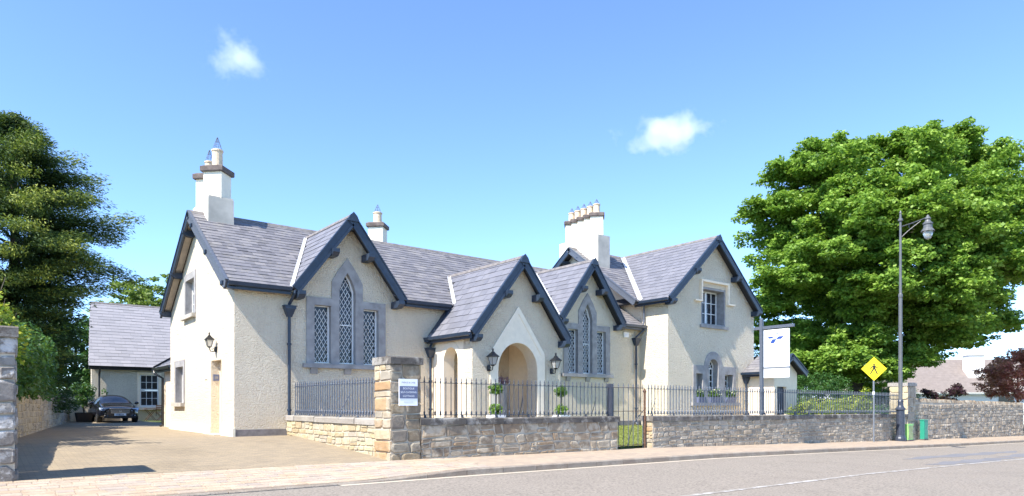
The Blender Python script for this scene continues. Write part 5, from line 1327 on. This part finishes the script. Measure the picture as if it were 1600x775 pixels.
# sparse golden shrub behind the left pillar
ys = thing('golden_shrub', 'thin twiggy yellow-green shrub behind grey gate pillar', 'shrub', (.05, 18.9, 0))
rd = random.Random(21); cl = []; mb = MB()
for k in range(16):
    a = rd.uniform(0, 6.28); e = Vector((.1+math.cos(a)*rd.uniform(.2, .85), 18.9+math.sin(a)*rd.uniform(.2, .9), rd.uniform(2.3, 3.95))); s = Vector((-.15, 18.9, .0)); m_ = s.lerp(e, .6)+Vector((rd.uniform(-.2, .2), 0, .25))
    mb.tube([s, m_, e], [.03, .016, .005], 5)
    for q in range(5): cl.append(tuple(m_.lerp(e, rd.uniform(.1, 1))+Vector((rd.uniform(-.2, .2), rd.uniform(-.2, .2), rd.uniform(-.15, .15)))))
mb.build('stems', 'twig', ys); leaves('foliage', 'goldleaf', ys, cl, 20, .12, .22, 22, .55, .2, .8)
# pale tree behind the annex
pc = onT(222, 452, 66); pt = thing('pale_tree', 'pale yellow-green tree standing behind the outbuilding roof', 'tree', (pc.x, pc.y, 0))
C, lob = lobed(pc.x, pc.y, pc.z-2.3, 4.2, 4.2, 4.0, 45, 12, 1.1, 23, -.8, .6); leaves('crown', 'lime_leaf', pt, C, 42, .26, .5, 24, .7, .3, .5)
trunk(pt, (pc.x, pc.y, -.1), (pc.x, pc.y, pc.z), .3, .08, [(.6+.02*k, lob[k], .07) for k in range(10)], seed=6)
# dark trees filling behind the drive on the left
for k, (u, tt, h, r) in enumerate(((-60, 40, 9, 4.0), (118, 52, 8.0, 3.4))):
    q = onT(u, 632, tt); bt = thing('dark_tree', ('shaded dark evergreen beyond the boundary wall behind the conifer', 'dark evergreen filling the gap between conifer and outbuilding')[k], 'tree', (q.x, q.y, 0))
    C, lob = lobed(q.x, q.y, h*.52, r, r, h*.48, 50, 12, 1.0, 30+k, -1, .5); leaves('crown', 'hedge', bt, C, 40, .28, .55, 33+k, .6, .3, .5)
    trunk(bt, (q.x, q.y, -.1), (q.x, q.y, h*.8), .25, .06, [(.5, lob[j], .06) for j in range(6)], seed=k)
# potted bush by the car
q = onT(131, 657, 35.6); pb = thing('potted_bush', 'leafy bush in dark square planter by boundary wall', 'potted plant', (q.x, q.y, 0))
mb = MB(); mb.add([(q.x+a*.3, q.y+b*.3, 0) for a, b in ((-1, -1), (1, -1), (1, 1), (-1, 1))]+[(q.x+a*.38, q.y+b*.38, .5) for a, b in ((-1, -1), (1, -1), (1, 1), (-1, 1))], [(0, 3, 2, 1), (4, 5, 6, 7), (0, 1, 5, 4), (1, 2, 6, 5), (2, 3, 7, 6), (3, 0, 4, 7)]); mb.build('planter', 'terracotta', pb)
rg = np.random.default_rng(41); C = [(q.x+rg.normal()*.26, q.y+rg.normal()*.26, .75+rg.random()*1.35) for _ in range(70)]; leaves('foliage', 'hedge', pb, C, 28, .13, .22, 42, .5, .2, .8)
mb = MB()
for k in range(5): mb.tube([(q.x, q.y, .45), (q.x+rg.normal()*.1, q.y+rg.normal()*.1, 1.1), (q.x+rg.normal()*.25, q.y+rg.normal()*.25, 1.8)], .015, 5)
mb.build('stems', 'twig', pb)
# topiary pair at the porch
for k, (u, vt, vb, lab) in enumerate(((775, 608, 640, 'two-ball clipped topiary in white box nearer the narrow side arch'), (877, 612, 641, 'two-ball clipped topiary in white box below lattice window'))):
    P = onY(u, vt, PY-.55); Q = onY(u, vb, PY-.55); zb = gz(P.x, PY-.55)
    t = thing('topiary', lab, 'topiary', (P.x, P.y, zb), 'topiary pair flanking the porch')
    mb = MB(); mb.box(P.x-.22, P.x+.22, P.y-.22, P.y+.22, zb, Q.z-.16); mb.build('planter', 'white', t)
    mb = MB(); mb.tube([(P.x, P.y, Q.z-.2), (P.x+.01, P.y, P.z)], .02, 6); mb.build('stem', 'bark', t)
    rg = np.random.default_rng(50+k)
    for c, r, m_ in ((P, .25, 'box'), (Q, .24, 'box')):
        d = rg.normal(size=(60, 3)); d /= np.linalg.norm(d, axis=1)[:, None]; d *= (rg.random(60)**.4)[:, None]*r*.85; d[:, 2] *= .85
        leaves('foliage_ball', m_, t, d+np.array(c), 26, .055, .07, 60+k, .6, .2, .9, np.full(60, .75 if c is Q else .45))
# lavender pot inside porch
P = onY(786, 594, 18.9); zb = .075
t = thing('lavender_pot', 'mauve flowers in a tall pot inside the porch arch', 'potted plant', (P.x, P.y, zb))
mb = MB(); mb.lathe((P.x, P.y, zb), [(.13, 0), (.17, P.z-zb-.25), (.19, P.z-zb-.22), (.19, P.z-zb-.17), (.15, P.z-zb-.18)], 14); mb.build('pot', 'limes', t)
rg = np.random.default_rng(71); C = [(P.x+rg.normal()*.12, P.y+rg.normal()*.1, P.z+rg.uniform(-.13, .1)) for _ in range(30)]; leaves('flowers', 'lavender', t, C, 14, .06, .06, 72, .5, .1, 1.2)
# window boxes of the wing
for k in range(3):
    xa, xb = lx[2*k], lx[2*k+1]
    t = thing('window_box', ('white flowers in grey box on narrow left light of arched wing window', 'white flowers in grey box below the round-headed wing window light', 'white flowers in grey box on narrow right light of arched wing window')[k] if False else ('white flowers in grey box at wing window side nearer the gate', 'white flowers in grey box below the round-headed middle light', 'white flowers in grey box at wing window side nearer the hanging sign')[k], 'flower box', ((xa+xb)/2, TY-.08, LZ0), 'window boxes on the wing')
    mb = MB(); mb.add([(xa, TY-.15, LZ0+.0), (xb, TY-.15, LZ0), (xb, TY+.05, LZ0), (xa, TY+.05, LZ0), (xa-.03, TY-.19, LZ0+.24), (xb+.03, TY-.19, LZ0+.24), (xb+.03, TY+.05, LZ0+.24), (xa-.03, TY+.05, LZ0+.24)], [(0, 3, 2, 1), (4, 5, 6, 7), (0, 1, 5, 4), (1, 2, 6, 5), (2, 3, 7, 6), (3, 0, 4, 7)]); mb.build('box', 'signblue', t)
    rg = np.random.default_rng(80+k); C = [(rg.uniform(xa, xb), TY-.08+rg.normal()*.05, LZ0+.28+rg.random()*.28) for _ in range(30)]
    leaves('leaves', 'box', t, C, 12, .09, .09, 81+k, .6, .2, .9); leaves('blooms', 'flower_w', t, [c for c in C if c[2] > LZ0+.38], 5, .07, .09, 91+k, .9, .3, .8)
# shrubs behind the long railing
rg = np.random.default_rng(101)
for k, (u, tt, h, r, m_, lab) in enumerate(((1262, 30, 1.55, .95, 'goldleaf', 'low yellow variegated shrub behind railing beside the side porch'), (1300, 31, 1.7, 1.1, 'goldleaf', 'broad yellow-green shrub behind railing under the maple'),
        (1328, 33, 2.15, .75, 'goldleaf', 'bright yellow rounded shrub by the maple trunk'), (1385, 34, 1.5, .9, 'hedge', 'dark green shrub behind railing beside yellow ashlar pillar'), (1275, 41, 3.2, 2.2, 'hedge', 'tall dark green laurel in shade right of side porch'), (1352, 36, 2.2, .5, 'goldleaf', 'slim yellow shrub just right of the maple trunk'), (1222, 50, 6.5, 3.0, 'hedge', 'tall dark evergreen bush in the shade behind the hanging sign'), (1365, 62, 4.5, 3.6, 'hedge', 'dark green bush beyond the maple trunk in deep shade'))):
    q = onT(u, 640, tt); zb = gz(q.x, q.y); t = thing('garden_shrub', lab, 'shrub', (q.x, q.y, zb), None)
    d = rg.normal(size=(int(60*r*r)+25, 3)); d /= np.linalg.norm(d, axis=1)[:, None]; d *= (rg.random(len(d))**.35)[:, None]; d *= np.array([r, r, h*.5]); 
    leaves('foliage', m_, t, d+np.array([q.x, q.y, zb+h*.52]), 40, .13, .28, 110+k, .55, .25, .8)
    mb = MB()
    for j in range(4): mb.tube([(q.x, q.y, zb-.02), (q.x+rg.normal()*r*.3, q.y+rg.normal()*r*.3, zb+h*.6)], [.03, .01], 5)
    mb.build('stems', 'twig', t)
# copper maple and plum shrub on the right
q = onT(1590, 578, 50); ct = thing('copper_tree', 'reddish copper-leaved tree overhanging the tall rubble wall', 'tree', (q.x, q.y, gz(q.x, q.y)))
C, lob = lobed(q.x, q.y, q.z-.3, 2.5, 2.4, 2.3, 44, 12, .6, 120, -.95, .45); leaves('crown', 'copper', ct, C, 34, .17, .35, 121, .6, .2, .6)
trunk(ct, (q.x, q.y, gz(q.x, q.y)-.1), (q.x, q.y, q.z), .14, .04, [(.6, lob[j], .04) for j in range(8)], seed=9)
q = onT(1478, 612, 42); pt = thing('plum_shrub', 'dark plum-leaved low shrub showing above the rubble wall', 'shrub', (q.x, q.y, gz(q.x, q.y)))
C, lob = lobed(q.x, q.y, q.z-.35, 1.25, 1.1, .85, 16, 12, .35, 130, -.9, .4); leaves('foliage', 'darkcopper', pt, C, 30, .13, .22, 131, .6, .2, .6)
trunk(pt, (q.x, q.y, gz(q.x, q.y)-.05), (q.x, q.y, q.z-.3), .07, .03, [(.5, lob[j], .03) for j in range(5)], 'twig', seed=9)
# grass on the lawn
rg = np.random.default_rng(140); n = 9000; gx = rg.uniform(15.35, 22.3, n); gy = rg.uniform(14.05, 19.5, n)
gl = leaves('grass', 'grassb', None, [(a, b, gz(a, b)+.035) for a, b in zip(gx, gy)], 2, .07, .03, 141, .18, 0, 1); tag(gl, 'short sunlit lawn grass behind the iron gate', 'grass', kind='stuff')

# ==================================================================  NEIGHBOUR BUNGALOW
nb = onT(1500, 632, 66); ba = Vector((.72, -.69, 0)).normalized(); bn = Vector((-ba.y, ba.x, 0))      # long axis, away
bun = thing('bungalow', 'white bungalow with brown tiled roof and white chimney beyond rubble wall', 'house', (nb.x, nb.y, gz(nb.x, nb.y)))
gzb = gz(nb.x, nb.y); be = onT(1500, 612, 66).z; br = onT(1500, 563, 69.5).z
def bp(a, d, z): return Vector((nb.x, nb.y, 0))+ba*a+bn*d+Vector((0, 0, z))
mb = MB(); mb.prism([bp(-11, 0, gzb-.3), bp(14, 0, gzb-.3), bp(14, 7, gzb-.3), bp(-11, 7, gzb-.3)], (0, 0, be-gzb+.25)); mb.build('wall', 'gold', bun)
for (d0, d1) in ((-.5, 3.5), (7.5, 3.5)):
    r_ = slope_deck(bun, [bp(-11.5, d0, be-.1), bp(14.5, d0, be-.1), bp(14.5, d1, br), bp(-11.5, d1, br)], 'roof', 'bungroof', .12)
    if d0 < 0:
        rows = MB()
        for k in range(14):
            s = k/14; d_ = d0+(d1-d0)*s; z_ = be-.1+(br-be+.1)*s; rows.add([bp(-11.5, d_, z_+.04), bp(14.5, d_, z_+.04), bp(14.5, d_+.36, z_+.04+.36*(br-be)/4.0), bp(-11.5, d_+.36, z_+.04+.36*(br-be)/4.0), bp(-11.5, d_, z_), bp(14.5, d_, z_)], [(0, 1, 2, 3), (4, 5, 1, 0)], .5)
        rows.build('tile_courses', 'bungroof', r_, kind='stuff')
        gutter(r_, bp(-11.5, d0, be-.12), bp(14.5, d0, be-.12), 'white', N=tuple(-bn))
cq = onT(1521, 588, 67.5); cz_ = cq.z
mb = MB(); mb.obox((cq.x, cq.y, cz_+.7), (ba, bn, (0, 0, 1)), (.75, .5, 1.35)); bc = mb.build('chimney', 'gold', bun); mb = MB(); mb.obox((cq.x, cq.y, cz_+2.12), (ba, bn, (0, 0, 1)), (.85, .6, .06)); mb.build('cap', 'gold', bc)
for a in (-5.5, 4.2):
    mb = MB(); mb.prism([bp(a-.8, -.03, be-1.5), bp(a+.8, -.03, be-1.5), bp(a+.8, -.03, be-.35), bp(a-.8, -.03, be-.35)], bn*.05); w = mb.build('window', 'white', bun); mb = MB(); mb.prism([bp(a-.7, -.05, be-1.4), bp(a+.7, -.05, be-1.4), bp(a+.7, -.05, be-.45), bp(a-.7, -.05, be-.45)], bn*.015); mb.build('pane', 'glass', w)

# ==================================================================  CLOUDS
def cloud(u, v, w, h, label, seed, dens):
    D = 900.0; c = onT(u, v, D); sx = w/FPX*D/2; sz = h/FPX*D/2
    mb = MB(); n, m_ = 20, 12; V = []; F = []
    for j in range(m_+1):
        for i in range(n):
            th = math.pi*j/m_; ph = 2*math.pi*i/n; p = rgt*(sx*math.sin(th)*math.cos(ph))+fwd*(sx*.7*math.sin(th)*math.sin(ph)); V.append((c.x+p.x, c.y+p.y, c.z+sz*math.cos(th)))
    for j in range(m_):
        for i in range(n): F.append((j*n+i, (j+1)*n+i, (j+1)*n+(i+1) % n, j*n+(i+1) % n))
    mb.add(V, F)
    m, nt, b = mat('cloud_vapour'); nt.nodes.remove(b); out = nt.nodes['Material Output']
    pv_ = nt.nodes.new('ShaderNodeVolumePrincipled'); pv_.inputs['Color'].default_value = (1, 1, 1, 1); pv_.inputs['Anisotropy'].default_value = .3
    tc = nt.nodes.new('ShaderNodeTexCoord'); v_ = nt.nodes.new('ShaderNodeMapping'); nt.links.new(tc.outputs['Generated'], v_.inputs[0]); v_.inputs['Location'].default_value = (seed, seed*.7, 0)
    v_.inputs['Scale'].default_value = (1.0, 1.0, h/w*1.2)
    nz = noise(nt, v_.outputs[0], 4.2, 7, .62)
    # falloff from the centre
    sub = nt.nodes.new('ShaderNodeVectorMath'); sub.operation = 'DISTANCE'; nt.links.new(tc.outputs['Generated'], sub.inputs[0]); sub.inputs[1].default_value = (.5, .5, .45)
    ma = nt.nodes.new('ShaderNodeMath'); ma.operation = 'MULTIPLY_ADD'; nt.links.new(sub.outputs['Value'], ma.inputs[0]); ma.inputs[1].default_value = -.85; nt.links.new(nz, ma.inputs[2])
    mr = nt.nodes.new('ShaderNodeMapRange'); nt.links.new(ma.outputs[0], mr.inputs[0]); mr.inputs[1].default_value = .25; mr.inputs[2].default_value = .46; mr.inputs[3].default_value = 0; mr.inputs[4].default_value = dens
    nt.links.new(mr.outputs[0], pv_.inputs['Density']); nt.links.new(pv_.outputs[0], out.inputs['Volume'])
    o = mb.build('cloud', m); tag(o, label, 'cloud')
scene.cycles.volume_bounces = 12; scene.cycles.max_bounces = 14
cloud(372, 87, 155, 92, 'small ragged white cloud high above the left chimney', 1.3, .02)
cloud(1048, 203, 230, 66, 'small bright white cloud above the right-hand chimney stack', 2.35, .04)
